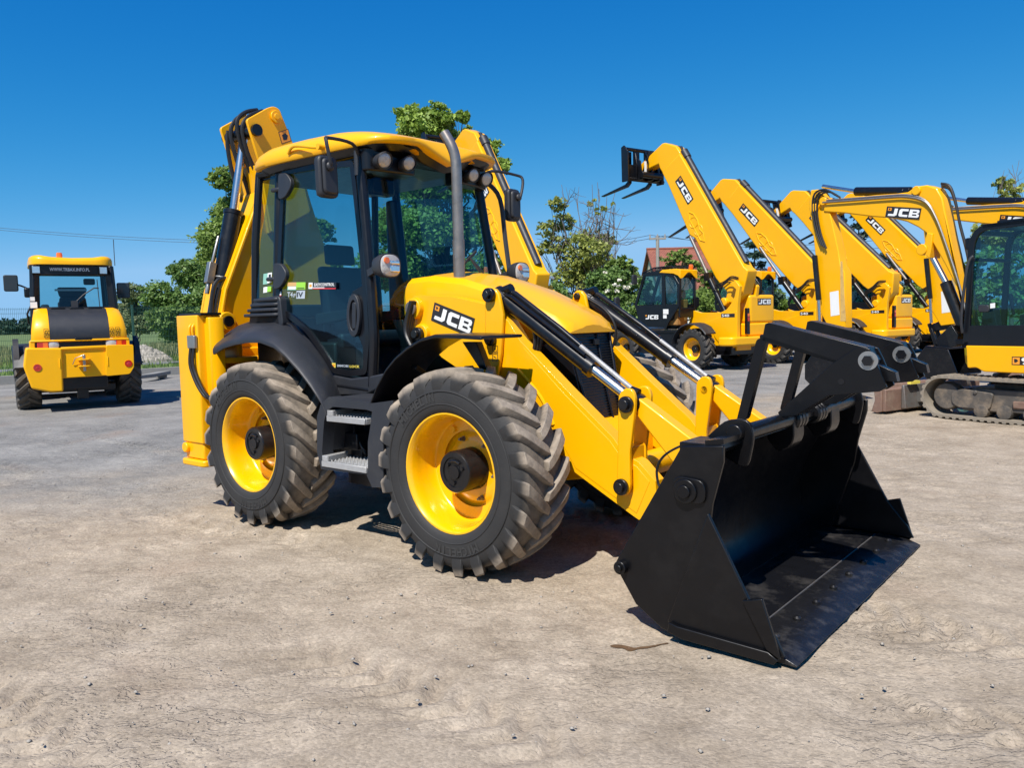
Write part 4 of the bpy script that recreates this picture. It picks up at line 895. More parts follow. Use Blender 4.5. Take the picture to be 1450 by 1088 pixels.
    b.tube([(2.1,.36,zt),(1.6,.36,zt+.14),(.85,.36,zt+.15),(.75,.36,zt+.08)],.022,6);b.tube([(.75,1.04,zt+.08),(.85,1.04,zt+.15),(1.6,1.04,zt+.14),(2.1,1.04,zt)],.022,6);b.build('roof_guard','cab_black',t)
    b=MB();b.prism([(.75,1.3),(1.25,1.32),(1.25,1.45),(.9,1.5),(.8,2.1),(.7,2.1)],'y',.48,.92);b.prism([(.7,2.12),(.8,2.12),(.78,2.38),(.7,2.38)],'y',.58,.82);b.build('seat','seat_tan',t,bev=.04)
    b=MB();b.prism([(1.8,1.2),(2.15,1.2),(2.0,1.95),(1.85,1.95)],'y',.45,.95);b.tube([(1.7+.1*math.cos(a),.7+.18*math.sin(a),1.98+.12*math.cos(a)) for a in np.linspace(0,2*PI,17)],.015,6,False);b.build('console','cab_black',t,bev=.02)
    maker_decal('cab_lettering',t,*[(p[0],1.068,p[1]) for p in [(1.981,1.49),(1.37,1.482),(1.978,1.678)]],(0,1,0),plate='cab_black')
    b=MB();st=[(1.188,1.663),(0.968,1.659),(0.966,1.808),(1.186,1.813)];b.add([(p[0],1.071,p[1]) for p in st],[(0,1,2,3)]);st=[(1.189,1.534),(1.042,1.531),(1.041,1.639),(1.188,1.641)];b.add([(p[0],1.071,p[1]) for p in st],[(0,1,2,3)]);b.build('sticker','paper_white',t)
    b=MB();b.lathe([(0,0),(.035,0),(.035,.02),(0,.02)],(1.95,1.06,1.1),'y');b.cyl((1.45,1.0,.98),(1.45,1.04,.98),.03);b.build('side_marker','orange_lens',t)
    # mirrors
    b=MB();b.tube(smooth_path([(2.7,1.05,1.3),(3.0,1.12,1.4),(3.15,1.15,1.75),(3.15,1.15,1.95)],4),.02,8);b.tube([(2.05,1.0,2.85),(2.3,1.15,2.85)],.02,6);b.build('mirror_arm','cab_black',t)
    b=MB();b.prism(rnd_poly([(1.06,1.9),(1.26,1.9),(1.26,2.25),(1.06,2.25)],.06),'x',3.1,3.2);b.prism(rnd_poly([(1.1,2.62),(1.3,2.62),(1.3,2.92),(1.1,2.92)],.05),'x',2.25,2.33);b.build('mirror','black_plastic',t,bev=.02)
    # boom -----------------------------------------------------------------
    ob=[(2.022,6.135),(1.754,5.699),(0.89,4.059),(0.664,3.93),(-0.126,2.691),(-0.285,2.516),(-0.546,2.277),(-0.494,1.969),(-0.829,1.917),(-1.133,2.211),(-1.306,2.844),(-1.158,2.954),(1.272,6.589)]
    b=MB();b.prism(ob,'y',-.22,.22);b.cyl((ob[7][0],-.33,ob[7][1]),(ob[7][0],.33,ob[7][1]),.13,.13,20);b.build('boom','yellow_paint',t,bev=.035,seg=3)
    emb=[(0.913,4.766),(0.715,4.678),(0.548,4.468),(0.467,4.185),(0.329,4.066),(0.276,3.809),(0.441,3.866),(0.662,4.206),(0.858,4.503)]
    b=MB();q=[(p[0],.224,p[1]) for p in emb];b.tube(q+[q[0]],.018,6)
    for c in [(0.717,4.424),(0.522,4.17)]: b.lathe([(.14,0),(.16,.015),(.18,0)],(c[0],.22,c[1]),'y',1,24,close=False)
    b.build('boom_pressing','yellow_paint',t)
    ib=[(2.142,6.267),(1.752,5.789),(1.271,6.592),(1.444,6.837),(1.92,7.036),(2.041,7.037),(3.059,6.533),(3.06,6.42),(2.9,6.303),(2.202,6.431)]
    b=MB();b.prism(ib,'y',-.18,.18);b.build('boom_nose','yellow_paint',t,bev=.03,seg=3)
    hs=[(1.593,6.864),(1.389,6.589),(-0.982,3.011)]
    b=MB();h0=Vector((hs[1][0],0,hs[1][1]));h1=Vector((hs[2][0],0,hs[2][1]));d=(h1-h0).normalized();nn=Vector((-d.z,0,d.x));nn=nn if nn.z>0 else -nn
    b.cyl(h0+nn*.13,h1+nn*.11,.105,.105,16);b.cyl(h0+nn*.13-d*.02,h0+nn*.13+d*.25,.13,.13,16);b.tube([h0+nn*.1-d*.1,h0+nn*.12-d*.18,h0-d*.3],.05,8);b.build('extension_ram','black_plastic',t)
    b=MB();lr=[(0.778,4.002),(0.065,2.743),(-0.543,1.7)]
    p0,p1,p2=[Vector((p[0],.30,p[1])) for p in lr];b.cyl(p2,p1,.085,.085,16);b.box(p1.x-.1,p1.x+.1,.2,.4,p1.z-.12,p1.z+.12);b.build('lift_ram','ram_black',t)
    b=MB();b.cyl(p1,p0,.05,.05,14);b.build('lift_ram_rod','worn_steel',t)
    b=MB();hb=[(-0.166,2.397),(-0.484,2.485),(-0.743,2.615),(-0.997,2.561)]
    for k in range(4): b.tube(smooth_path([(p[0],.25+.05*k,p[1]-.055*k+.09) for p in hb],4),.017,6)
    b.build('hose_bundle','rubber_hose',t)
    # decal along the boom
    dq=[(p[0],.2245,p[1]) for p in [(1.451,5.761),(1.108,5.004),(1.23,5.92)]]
    maker_decal('boom_lettering',t,*[(p[0],.2245,p[1]) for p in [(1.451,5.761),(0.936,4.981),(1.23,5.92)]],(0,1,0))
    # fork carriage
    cx=2.75
    b=MB();b.tube([(cx+.25,.85,6.98),(cx+.25,-.85,6.98)],.06,10);b.tube([(cx+.25,.85,6.05),(cx+.25,-.85,6.05)],.07,10)
    for y in (.82,-.74): b.prism([(cx+.1,5.95),(cx+.4,5.95),(cx+.42,7.05),(cx+.3,7.1),(cx+.12,6.9)],'y',y,y+.06)
    for y in (.40,-.05,-.35): b.prism([(cx-.1,6.0),(cx+.3,6.0),(cx+.3,6.85),(cx,6.6)],'y',y,y+.05)
    b.box(cx+.2,cx+.3,-.7,.8,6.1,6.5);b.box(cx+.24,cx+.30,-.74,.0,6.5,6.95);b.box(cx+.05,cx+.22,-.5,-.1,6.1,6.9);b.box(cx+.22,cx+.28,.25,.5,6.4,6.98);b.tube([(cx+.1,-.2,6.9),(cx-.15,-.1,6.6),(cx-.1,.1,6.15)],.025,6);b.tube([(cx+.1,.55,6.85),(cx+.0,.6,6.5),(cx+.1,.5,6.1)],.02,6);b.cyl((cx-.1,-.4,6.15),(cx-.1,.5,6.15),.10,.10,12)
    b.cyl((cx-.15,.15,6.9),(cx+.15,.15,6.2),.07,.07,10);b.tube([(cx,.2,6.9),(cx-.2,.3,6.7),(cx-.1,.2,6.2)],.02,6)
    b.build('fork_carriage','cab_black',t,bev=.01)
    for y in (.50,-.42):
        b=MB();b.prism([(cx+.40,6.95),(cx+.46,6.95),(cx+.46,6.02),(cx+.58,5.93),(cx+1.75,5.72),(cx+1.75,5.69),(cx+.55,5.84),(cx+.40,5.95)],'y',y-.065,y+.065);b.build('fork_tine','cab_black',t,bev=.006)
    b=MB();b.box(cx-.05,cx+.02,.2,.24,6.2,6.6);b.build('warning_plate','paper_white',t)
    # beacon
    b=MB();b.lathe([(.06,0),(.07,.02),(.06,.14),(0,.15)],(.62,.45,zt+.05),'z',1,16);b.build('beacon','orange_lens',t)
    return t
tele=make_tele();index_children()
fw=Vector((math.cos(TA),-math.sin(TA),0));lf=Vector((math.sin(TA),math.cos(TA),0))
tag(tele,'yellow telehandler beside the hedge, its whole black cab and near rear wheel in view','telehandler',GRP)
labs=['telehandler whose lettered boom rises between the first boom and the excavator dipper','telehandler whose fork carriage shows above the nearer excavator dipper','telehandler at the far end of the row, boom with white letters under the excavator boom']
BOOM={'boom','boom_nose','boom_pressing','boom_lettering','extension_ram','hose_bundle','fork_carriage','fork_tine','warning_plate'}
PIV=Vector((-1.0,0,2.45));RB=Vector((-.35,0,1.55))
for i,(s_,df,th) in enumerate(((3.77,0,11.5),(8.0,.1,12.5),(11.4,-.05,11.0))):
    c=copy_tree(tele);c.location=Vector((TX,TY,0))-lf*s_+fw*df;tag(c,labs[i])
    for k in [q for q in COL.objects if q.parent==c]:      # this one's boom is lowered further
        n=k.name.split('.')[0];a=R(th) if n in BOOM else R(th*.7) if n.startswith('lift_ram') else 0;p=PIV if n in BOOM else RB
        if a: k.rotation_euler=(0,a,0);k.location=p-Matrix.Rotation(a,3,'Y')@p
c=copy_tree(tele);c.location=Vector((TX,TY,0))+lf*7.55-fw*.1;c.scale=(.93,)*3;tag(c,'telehandler mostly hidden by the backhoe loader, its raised boom showing right of the cab')

# ------------------------------------------------------------------ compact excavators
EX,EY,EA=(7.9083,11.2520,-2.1031)
def make_exc():
    t=empty('mini_excavator',(EX,EY,0),-EA)
    def belt(y0,y1):
        b=MB();x0,x1,r=-1.12,1.16,.30;zc=.315;path=[]
        n=26
        for k in range(n+1): a=PI/2+PI*k/n;path.append((x0+r*math.cos(a),zc+r*math.sin(a),a))
        for k in range(1,12): path.append((x0+(x1-x0)*k/12,zc-r,-PI/2))
        for k in range(n+1): a=-PI/2+PI*k/n;path.append((x1+r*math.cos(a),zc+r*math.sin(a),a))
        for k in range(1,12): path.append((x1-(x1-x0)*k/12,zc+r-.012*math.sin(PI*k/12),PI/2))
        m=len(path);secs=[]
        for x,z,a in path: c,s=math.cos(a),math.sin(a);secs.append([(x,y0,z),(x,y1,z),(x-.03*c,y1,z-.03*s),(x-.03*c,y0,z-.03*s)])
        b.loft(secs+[secs[0]],cap=False)
        L=0;acc=[0]
        for i in range(m): p,q=path[i],path[(i+1)%m];L+=math.hypot(p[0]-q[0],p[1]-q[1]);acc.append(L)
        N=64
        for k in range(N):
            d=L*k/N;i=max(j for j in range(m) if acc[j]<=d);u=(d-acc[i])/max(1e-6,acc[i+1]-acc[i]);p,q=path[i],path[(i+1)%m]
            x,z=p[0]+(q[0]-p[0])*u,p[1]+(q[1]-p[1])*u;a=p[2];c,s=math.cos(a),math.sin(a);h=.022
            for (ya,yb) in ((y0-.002,(y0+y1)/2-.02),((y0+y1)/2+.02,y1+.002)):
                b.loft([[(x-s*w-c*.01,ya,z+c*w-s*.01),(x-s*w*.6+c*h,ya,z+c*w*.6+s*h),(x+s*w*.6+c*h,ya,z-c*w*.6+s*h),(x+s*w-c*.01,ya,z-c*w-s*.01)] if True else 0 for w in (.036,)]+[[(x-s*w-c*.01,yb,z+c*w-s*.01),(x-s*w*.6+c*h,yb,z+c*w*.6+s*h),(x+s*w*.6+c*h,yb,z-c*w*.6+s*h),(x+s*w-c*.01,yb,z-c*w-s*.01)] for w in (.036,)])
        return b
    for s in (1,-1):
        tr=empty('track',(0,0,0),0,t);y0,y1=sorted((s*1.12,s*.70))
        belt(y0,y1).build('belt','track_rubber',tr,ang=30)
        b=MB();yo=s*1.02
        b.prism([(-1.0,.16),(-.95,.44),(.75,.46),(.95,.34),(.95,.2),(.9,.12)],'y',s*.80,s*1.0);b.build('track_frame','muddy_steel',tr,bev=.02)
        b=MB();b.lathe([(.05,-.1),(.19,-.1),(.205,-.05),(.205,.05),(.19,.1),(.05,.1)],(1.14,s*.92,.315),'y',1,28);b.prism(rnd_poly([(.95,.16),(.5,.16),(.45,.40),(.9,.44),(1.05,.38),(1.05,.22)],.05),'y',s*.98,s*1.04);b.lathe([(.03,0),(.03,.06)],(.7,s*1.0,.40),'y',s,12);b.build('idler','muddy_steel',tr,bev=.01)
        b=MB();b.lathe([(.05,-.1),(.25,-.1),(.25,.1),(.12,.12),(.1,.16),(0,.16)],(-1.1,s*.92,.315),'y',s,24);b.build('sprocket','muddy_steel',tr)
        b=MB();b.box(-.8,.2,min(s*.99,s*1.03),max(s*.99,s*1.03),.20,.31);b.build('frame_guard','rusty_red',tr,bev=.02)
        for x in (-.75,-.4,-.05,.3,.62):
            b=MB();b.lathe([(.04,-.14),(.1,-.14),(.1,.12),(.05,.13),(0,.13)],(x,s*.92,.14),'y',s,18);b.build('track_roller','muddy_steel',tr)
    b=MB();b.box(-.6,.6,-.75,.75,.30,.52);b.cyl((0,0,.5),(0,0,.74),.42,.42,28);b.build('undercarriage','muddy_steel',t,bev=.02)
    bl=[(1.98,.03),(2.06,.0),(2.16,.02),(2.10,.2),(2.12,.38),(2.18,.44),(2.04,.44),(1.99,.36)]
    b=MB();b.prism(bl,'y',-1.33,1.33);b.prism([(1.93,.03),(1.985,.03),(1.985,.40),(1.93,.37)],'y',-1.30,1.30);b.build('dozer_blade','rusty_red',t,bev=.01)
    b=MB();b.prism([(1.84,.06),(1.925,.05),(1.925,.42),(1.88,.43)],'y',-.92,.92);b.prism([(1.0,.3),(1.9,.12),(1.9,.3),(1.0,.42)],'y',.45,.6);b.prism([(1.0,.3),(1.9,.12),(1.9,.3),(1.0,.42)],'y',-.6,-.45);b.build('blade_arm','worn_steel',t,bev=.012)
    b=MB();b.box(1.80,1.86,.62,.86,.44,.49);b.build('blade_sticker','decal_yellow',t)
    b=MB();nq=[(3.864,1.525),(3.678,1.548),(3.892,1.963)];b.add([(p[0],.103,p[1]) for p in (nq[0],nq[1],(nq[1][0]+nq[2][0]-nq[0][0],nq[1][1]+nq[2][1]-nq[0][1]),nq[2])],[(0,1,2,3)]);b.build('notice_sheet','paper_white',t)
    b=MB();nq=[(3.662,1.433),(3.544,1.432),(3.63,2.506),(3.674,2.509)];b.add([(p[0],.1025,p[1]) for p in nq],[(0,1,2,3)]);b.build('worn_strip','worn_tan',t)
    # upper body
    b=MB();sd=[(0.829,1.025),(0.791,0.719),(0.681,0.744),(0.631,0.726),(0.061,0.673)]
    b.prism(rnd_poly([(sd[0][0],.74),(sd[0][0]+.02,1.02),(.86,1.07),(-1.35,1.07),(-1.35,.70),(.6,.70),(.7,.76)],.04),'y',.55,1.04);b.prism(rnd_poly([(.9,.74),(.9,1.07),(-1.35,1.07),(-1.35,.74)],.04),'y',-1.04,.55)
    b.box(-1.4,-.6,-1.0,1.0,1.07,1.75);b.box(-.6,.8,-1.0,-.35,1.07,1.5);b.build('upper_body','yellow_paint',t,bev=.03,seg=3)
    b=MB();b.prism(rnd_poly([(.80,.72),(1.25,.72),(1.3,1.2),(.9,1.25)],.08),'y',-.3,.35);b.build('swing_post','yellow_paint',t,bev=.02)
    # cab
    co=[(0.912,1.043),(0.864,2.535),(0.798,2.698),(0.671,2.783),(0.128,2.787)]
    x1=co[0][0];outl=[co[0],co[1],co[2],co[3],(-.55,2.80),(-.62,2.65),(-.6,1.08)]
    b=MB();ro=rnd_poly(outl,[.02,.1,.1,.1,.1,.05,.02])
    for y0,y1 in ((.97,1.02),(.02,.06)): b.ring(ro,inset(ro,.085),'y',y0,y1)
    for (xa) in (-.1,): 
        for y0,y1 in ((.97,1.025),(.02,.06)): b.box(xa-.09,xa,y0,y1,1.1,2.75)
    b.box(-.1,.86,.972,1.015,1.10,1.36)
    b.prism([co[3],(-.55,2.80),(-.55,2.74),(co[3][0],co[3][1]-.06)],'y',.02,1.02);b.beam((co[0][0]-.03,.5,1.1),(co[0][0]-.03,.52,1.1),.9,.08)
    for k in range(3): b.box(co[3][0]-.9,co[3][0]-.05,.2+.25*k,.24+.25*k,2.8,2.84)
    b.box(-.55,.8,.06,.97,1.06,1.10);b.beam((co[2][0]-.04,.04,co[2][1]-.02),(co[2][0]-.04,1.0,co[2][1]-.02),.07,.07);b.beam((co[1][0]-.06,.04,2.3),(co[1][0]-.06,1.0,2.3),.05,.05)
    b.build('cab_frame','cab_black',t,bev=.02)
    ig=inset(ro,.07);b=MB();b.prism(ig,'y',.99,.995);b.prism(ig,'y',.035,.04);b.add([(x1-.04,.05,1.1),(x1-.04,.98,1.1),(co[1][0]-.03,.98,co[1][1]),(co[1][0]-.03,.05,co[1][1])],[(0,1,2,3)]);b.add([(-.58,.05,1.1),(-.58,.98,1.1),(-.58,.98,2.7),(-.58,.05,2.7)],[(0,1,2,3)]);b.build('cab_glass','glass_blue',t)
    b=MB();b.prism([(-.3,1.1),(.25,1.1),(.28,1.5),(-.1,1.55),(-.22,2.1),(-.36,2.1)],'y',.25,.75);b.prism([(.45,1.1),(.75,1.1),(.7,1.6),(.55,1.6)],'y',.75,.9);b.cyl((.3,.85,1.5),(.36,.85,1.8),.02,.03,8);b.build('seat','seat_fabric',t,bev=.04)
    b=MB();hd=[(0.687,1.652),(0.54,1.647),(0.538,1.548),(0.685,1.551)];b.prism(rnd_poly(hd,.03),'y',1.015,1.05);b.tube(smooth_path([(x1-.02,1.06,1.25),(x1-.02,1.1,1.5),(co[1][0]-.04,1.1,2.2),(co[1][0]-.1,1.06,2.35)],4),.022,8);b.build('door_handle','black_plastic',t,bev=.01)
    b=MB();s1=[(0.531,1.667),(0.464,1.675),(0.462,1.606),(0.529,1.598)];b.add([(p[0],1.028,p[1]) for p in s1],[(0,1,2,3)]);b.build('sticker','paper_white',t)
    b=MB();b.box(co[2][0],co[2][0]+.14,.80,.98,2.45,2.62);b.box(co[2][0],co[2][0]+.1,.3,.42,2.72,2.80);b.build('work_light','cab_black',t,bev=.02)
    # side badge
    b=MB();q=[(0.215,0.813),(0.0544,0.8),(0.218,0.93)]
    o_=Vector((q[0][0],1.041,q[0][1]));u=Vector((-1,0,0));w=.34;h=q[2][1]-q[0][1]
    Q=lambda a,c,e:tuple(o_+u*a+Vector((0,e,c)))
    b.add([Q(0,0,0),Q(.62,0,0),Q(.62,h,0),Q(0,h,0)],[(0,1,2,3)]);b.mi=1;b.add([Q(.012,.012,.002),Q(.105,.012,.002),Q(.105,h-.012,.002),Q(.012,h-.012,.002)],[(0,1,2,3)])
    b.mi=0;b.add([Q(.035,.035,.003),Q(.06,.035,.003),Q(.088,.06,.003),Q(.06,.085,.003),Q(.03,.085,.003)],[(0,1,2,3,4)])
    b.mi=2;put_text(b,'9',Q(.125,.008,.003),u,(0,0,1),.10,h-.016,.03);b.build('badge',['decal_black','amber_logo','decal_white'],t)
    # boom: gooseneck in side view
    up=[(1.392,1.409),(1.528,2.073),(1.667,2.745),(1.755,3.14),(1.805,3.368),(1.901,3.537),(2.067,3.607),(2.259,3.614),(2.393,3.543),(2.582,3.548),(2.974,3.582),(3.528,3.613),(4.03,3.659)]
    dn=[(4.028,3.43),(3.596,3.351),(3.035,3.22),(2.678,3.153),(2.397,3.061),(2.198,2.947),(2.064,2.842),(1.942,2.66),(1.749,2.331),(1.548,1.953),(1.431,1.685),(1.313,1.332),(1.196,0.961),(1.111,0.985)]
    b=MB();b.prism(up+dn,'y',-.12,.12);b.build('boom','yellow_paint',t,bev=.02,seg=2)
    b=MB();e=[(2.106,2.528),(2.028,2.838),(1.933,2.817),(1.952,2.583),(1.973,2.427)];b.prism(e,'y',-.14,.15);c=[(2.092,2.776)][0];c=[(2.104,2.8)][0]
    b.lathe([(.03,-.17),(.09,-.17),(.09,.17),(.03,.17)],(e[0][0],0,e[0][1]+.05),'y',1,20)
    for px in [(2.227,3.541),(4.022,3.62),(4.205,3.53)]: b.lathe([(.03,-.15),(.075,-.15),(.075,.16),(.03,.16)],(px[0],0,px[1]),'y',1,18)
    b.build('boom_bracket','yellow_paint',t,bev=.01)
    dpx=[(4.809,3.518),(4.358,3.888),(4.264,3.886),(4.016,3.76),(3.968,3.487),(3.693,2.825),(3.618,2.631),(3.558,1.305),(4.116,1.307),(4.159,2.546),(4.338,3.341),(4.419,3.559),(4.644,3.484)]
    dpx=[(4.371,3.579),(4.326,3.87),(4.139,3.855),(3.954,3.574),(3.876,3.286),(3.721,2.702),(3.674,2.434),(3.585,2.302),(3.558,1.305),(3.885,1.267),(4.119,1.634),(4.189,2.418),(4.289,3.206)]
    b=MB();b.prism(dpx,'y',-.10,.10);b.build('dipper','yellow_paint',t,bev=.015)
    b=MB();cc=[(3.446,3.719),(2.409,3.564),(2.237,3.573)];b.cyl((cc[0][0],0,cc[0][1]),(cc[1][0],0,cc[1][1]),.075,.075,18);b.cyl((cc[1][0]+.1,0,cc[1][1]),(cc[1][0]+.2,0,cc[1][1]),.085,.085,18);b.cyl((cc[1][0],0,cc[1][1]),(cc[2][0],0,cc[2][1]),.05,.05,12)
    bc=[(2.032,2.476),(1.848,2.125),(1.788,2.032),(1.607,1.601),(1.418,1.135)];b.cyl((bc[2][0],.0,bc[2][1]),(bc[4][0],.0,bc[4][1]),.09,.09,18)
    bk=[(4.212,3.452),(4.174,2.649),(4.074,1.828),(4.04,1.529)];b.cyl((bk[1][0],.17,bk[1][1]),(bk[2][0],.17,bk[2][1]),.05,.05,14)
    pl=[(1.61,1.246),(1.511,1.357),(1.396,1.191),(1.415,1.026),(1.526,1.002)];b.prism(pl,'y',.12,.3)
    b.build('ram_barrel','ram_black',t,bev=.005)
    b=MB();b.cyl((cc[0][0],0,cc[0][1]),(dpx[2][0],0,dpx[2][1]+.06),.035,.035,12);b.cyl((bc[0][0],0,bc[0][1]),(bc[2][0],0,bc[2][1]),.05,.05,14);b.cyl((bk[2][0],.17,bk[2][1]),(bk[3][0],.17,bk[3][1]-.2),.03,.03,12);b.build('ram_rod','chrome',t)
    b=MB()
    for k in range(2):
        hp=[(4.037,3.634),(3.449,3.589),(2.768,3.54),(2.386,3.496),(2.08,3.373),(1.898,3.103),(1.715,2.639),(1.499,2.017),(1.379,1.574)]
        b.tube(smooth_path([(p[0]-.02*k,.14+.018*(k%2),p[1]-.035*k) for p in hp],4),.014,6)
    b.build('steel_pipes','bare_steel',t)
    b=MB()
    for k in range(3):
        hp=[(3.65,3.629),(3.872,3.761),(4.099,3.718),(4.142,3.444),(4.062,3.051),(3.937,2.758)];b.tube(smooth_path([(p[0]+.05*k,.15,p[1]+.03*k) for p in hp],4),.018,6)
        hp=[(1.914,3.562),(1.774,3.497),(1.678,3.241),(1.603,2.903),(1.482,2.454),(1.357,1.791),(1.301,1.244)];b.tube(smooth_path([(p[0]-.03*k,-.05+.06*k,p[1]+.02*k) for p in hp],4),.02,6)
    b.build('hose','rubber_hose',t)
    maker_decal('decal',t,*[(p[0],.1245,p[1]) for p in [(2.786,3.183),(2.174,3.069),(2.769,3.364)]],(0,1,0))
    # bucket with its linkage
    bx,bz=3.75,1.33
    b=MB();b.prism(rnd_poly([(bx+.05,bz+.1),(bx+.4,bz-.05),(bx+.42,bz-.2),(bx+.15,bz-.15),(bx-.05,bz-.1)],.05),'y',-.06,.06);b.prism([(bx+.35,bz),(bx+.42,bz-.02),(bx+.25,bz-.5),(bx+.17,bz-.45)],'y',.06,.12);b.prism([(bx+.35,bz),(bx+.42,bz-.02),(bx+.25,bz-.5),(bx+.17,bz-.45)],'y',-.12,-.06)
    b.prism([(bx-.1,bz-.05),(bx+.2,bz-.35),(bx+.1,bz-.6),(bx-.15,bz-.5)],'y',-.18,-.14);b.prism([(bx-.1,bz-.05),(bx+.2,bz-.35),(bx+.1,bz-.6),(bx-.15,bz-.5)],'y',.14,.18);b.build('bucket_linkage','cab_black',t,bev=.02)
    prof=[(bx-.22,bz-.52),(bx+.25,bz-.48),(bx+.42,bz-.7),(bx+.42,bz-.95),(bx+.2,bz-1.12),(bx-.15,bz-1.12),(bx-.42,bz-1.0)]
    b=MB();b.prism(prof[:-1]+[prof[-1]],'y',.40,.43);b.prism(prof,'y',-.43,-.40);b.prism(thick(prof,.025),'y',-.40,.40);b.build('digging_bucket','ram_black',t,bev=.008)
    return t
simple('track_rubber',(.24,.205,.16),.8,var=.3,scale=12,bump=.2,bscale=50,dirt=(.30,.25,.18),dirt_amt=1,dirt_scale=2.5)
simple('muddy_steel',(.085,.075,.065),.6,var=.4,scale=9,bump=.3,bscale=40,dirt=(.33,.25,.17),dirt_amt=.9,dirt_scale=3)
simple('worn_tan',(.62,.40,.12),.6,var=.2,scale=9,dirt=(.35,.2,.1),dirt_amt=.7,dirt_scale=14)
exc=make_exc();index_children()
tag(exc,'mini excavator with black glazed cab, muddy rubber tracks and rusty dozer blade','excavator','mini excavators at the right edge')
e_f=Vector((math.cos(EA),-math.sin(EA),0));e_l=Vector((math.sin(EA),math.cos(EA),0))
c=copy_tree(exc);c.location=Vector((EX,EY,0))-e_l*3.3-e_f*.1;tag(c,'mini excavator behind the nearer one, its clean grey bucket standing behind the track')

# ------------------------------------------------------------------ wheel loader seen from the rear
WX,WY,WA=(-9.2300,16.8600,-2.1293)
t=empty('wheel_loader',(WX,WY,0),-WA);wl=t
tag(t,'compact yellow wheel loader seen from behind, parked by the green fence with an orange beacon','wheel loader')
for x in (0,2.7):
    for s in (1,-1): wheel(t,x,s*.93,.64,s,Rr=.65,W=.45,rim=.33,lugs=18,sweep=.35,wid=.085,rubm='rubber_dark',rimprof=TR,hub=.12,hublen=.10,nuts=0,dish=-.05,lug_h=.04)
b=MB();b.box(-1.2,1.2,-.45,.45,.42,.9);b.cyl((0,-.8,.64),(0,.8,.64),.14,.14,16);b.box(-1.0,-.5,-.6,.6,.36,.5);b.box(-1.1,-.9,-.1,.1,.22,.5);b.box(1.2,3.4,-.4,.4,.5,1.0);b.cyl((2.7,-.8,.64),(2.7,.8,.64),.14,.14,16);b.build('underbody','cab_black',t,bev=.02)
# counterweight: two corner blocks with a recessed centre plate
bl=[(0.942,1.282),(0.332,1.258),(0.36,0.402),(0.575,0.403),(0.887,0.492),(0.999,0.92)]
br=[(-0.434,1.285),(-0.936,1.281),(-0.923,0.82),(-0.836,0.681),(-0.398,0.663)]
for pts,nm in ((bl,0),(br,1)):
    b=MB();b.prism(rnd_poly(pts,.04,3),'x',-1.42,-.62);b.build('counterweight_block','yellow_paint',t,bev=.035,seg=3)
b=MB();b.prism([(0.354,1.244),(-0.463,1.254),(-0.429,0.673),(0.365,0.663)],'x',-1.36,-.9);b.prism([(0.354,1.272),(-0.461,1.284),(-0.458,1.227),(0.357,1.217)],'x',-1.40,-.9);b.build('counterweight_plate','yellow_paint',t,bev=.015)
b=MB();c=[(-0.0311,0.949),(-0.0403,1.102)][0]
for dz in (-.06,.07): b.prism(rnd_poly([(-1.52,c[0]-.1),(-1.36,c[0]-.12),(-1.36,c[0]+.12),(-1.52,c[0]+.1)],.04),'z',c[1]+dz-.012,c[1]+dz+.012)
for yy in (-.42,.42): b.tube([(-1.36,c[0]+yy,c[1]-.08),(-1.42,c[0]+yy,c[1]-.08),(-1.42,c[0]+yy,c[1]+.1),(-1.36,c[0]+yy,c[1]+.1)],.014,6)
b.build('tow_hitch','yellow_paint',t,bev=.004)
b=MB();b.cyl((-1.45,c[0],c[1]-.16),(-1.45,c[0],c[1]+.16),.03,.03,12);b.tube([(-1.45,c[0],c[1]+.16),(-1.42,c[0]+.15,c[1]+.1),(-1.38,c[0]+.2,c[1]-.02)],.008,6);b.build('hitch_pin','bare_steel',t)
for px in [(0.769,0.894),(-0.822,0.898)]:
    b=MB();b.lathe([(.07,-.05),(.07,.012),(.045,.012),(.04,-.02)],(-1.42,px[0],px[1]),'x',-1,20,close=False);b.lathe([(.05,0),(0,.01)],(-1.425,px[0],px[1]),'x',-1,16);b.build('bumper_lens','red_lens',t)
# engine hood
hl=[(-1.30,1.32),(-1.34,1.45),(-1.33,1.62),(-1.2,1.85),(-.9,2.02),(-.3,2.08)]
yl,yr_=[(0.86,1.453),(-0.842,1.455)]
def hood(y0,y1,inn,mat,nm,crn=0):
    b=MB();secs=[]
    for x,z in hl:
        f=(z-1.32)/.76;sh=.10*f**2
        a=y0-(sh if y0>0 and inn!=0 else (-sh if y0<0 and inn!=0 else 0))
        secs.append([(x+.06 if inn else x+.012,a,z-.02),(x,a-math.copysign(.07,a) if inn else a,z),(x,y1,z),(x+.4,y1,z-.35),(x+.4,a,z-.35)])
    b.loft(secs);return b.build(nm,mat,t,ang=45)
yL=[(0.84,1.589),(0.523,1.58),(-0.524,1.55),(-0.846,1.541)]
hood(yL[0][0],yL[1][0],1,'yellow_paint','hood_side');hood(yL[3][0],yL[2][0],1,'yellow_paint','hood_side');hood(yL[1][0]-.004,yL[2][0]+.004,0,'black_plastic','hood_centre')
b=MB();b.prism(rnd_poly([(yL[0][0]+.02,1.22),(yL[0][0]+.02,1.38),(yL[3][0]-.02,1.38),(yL[3][0]-.02,1.22)],.03),'x',-1.33,-.6);b.build('lamp_bar','cab_black',t,bev=.015)
b=MB()
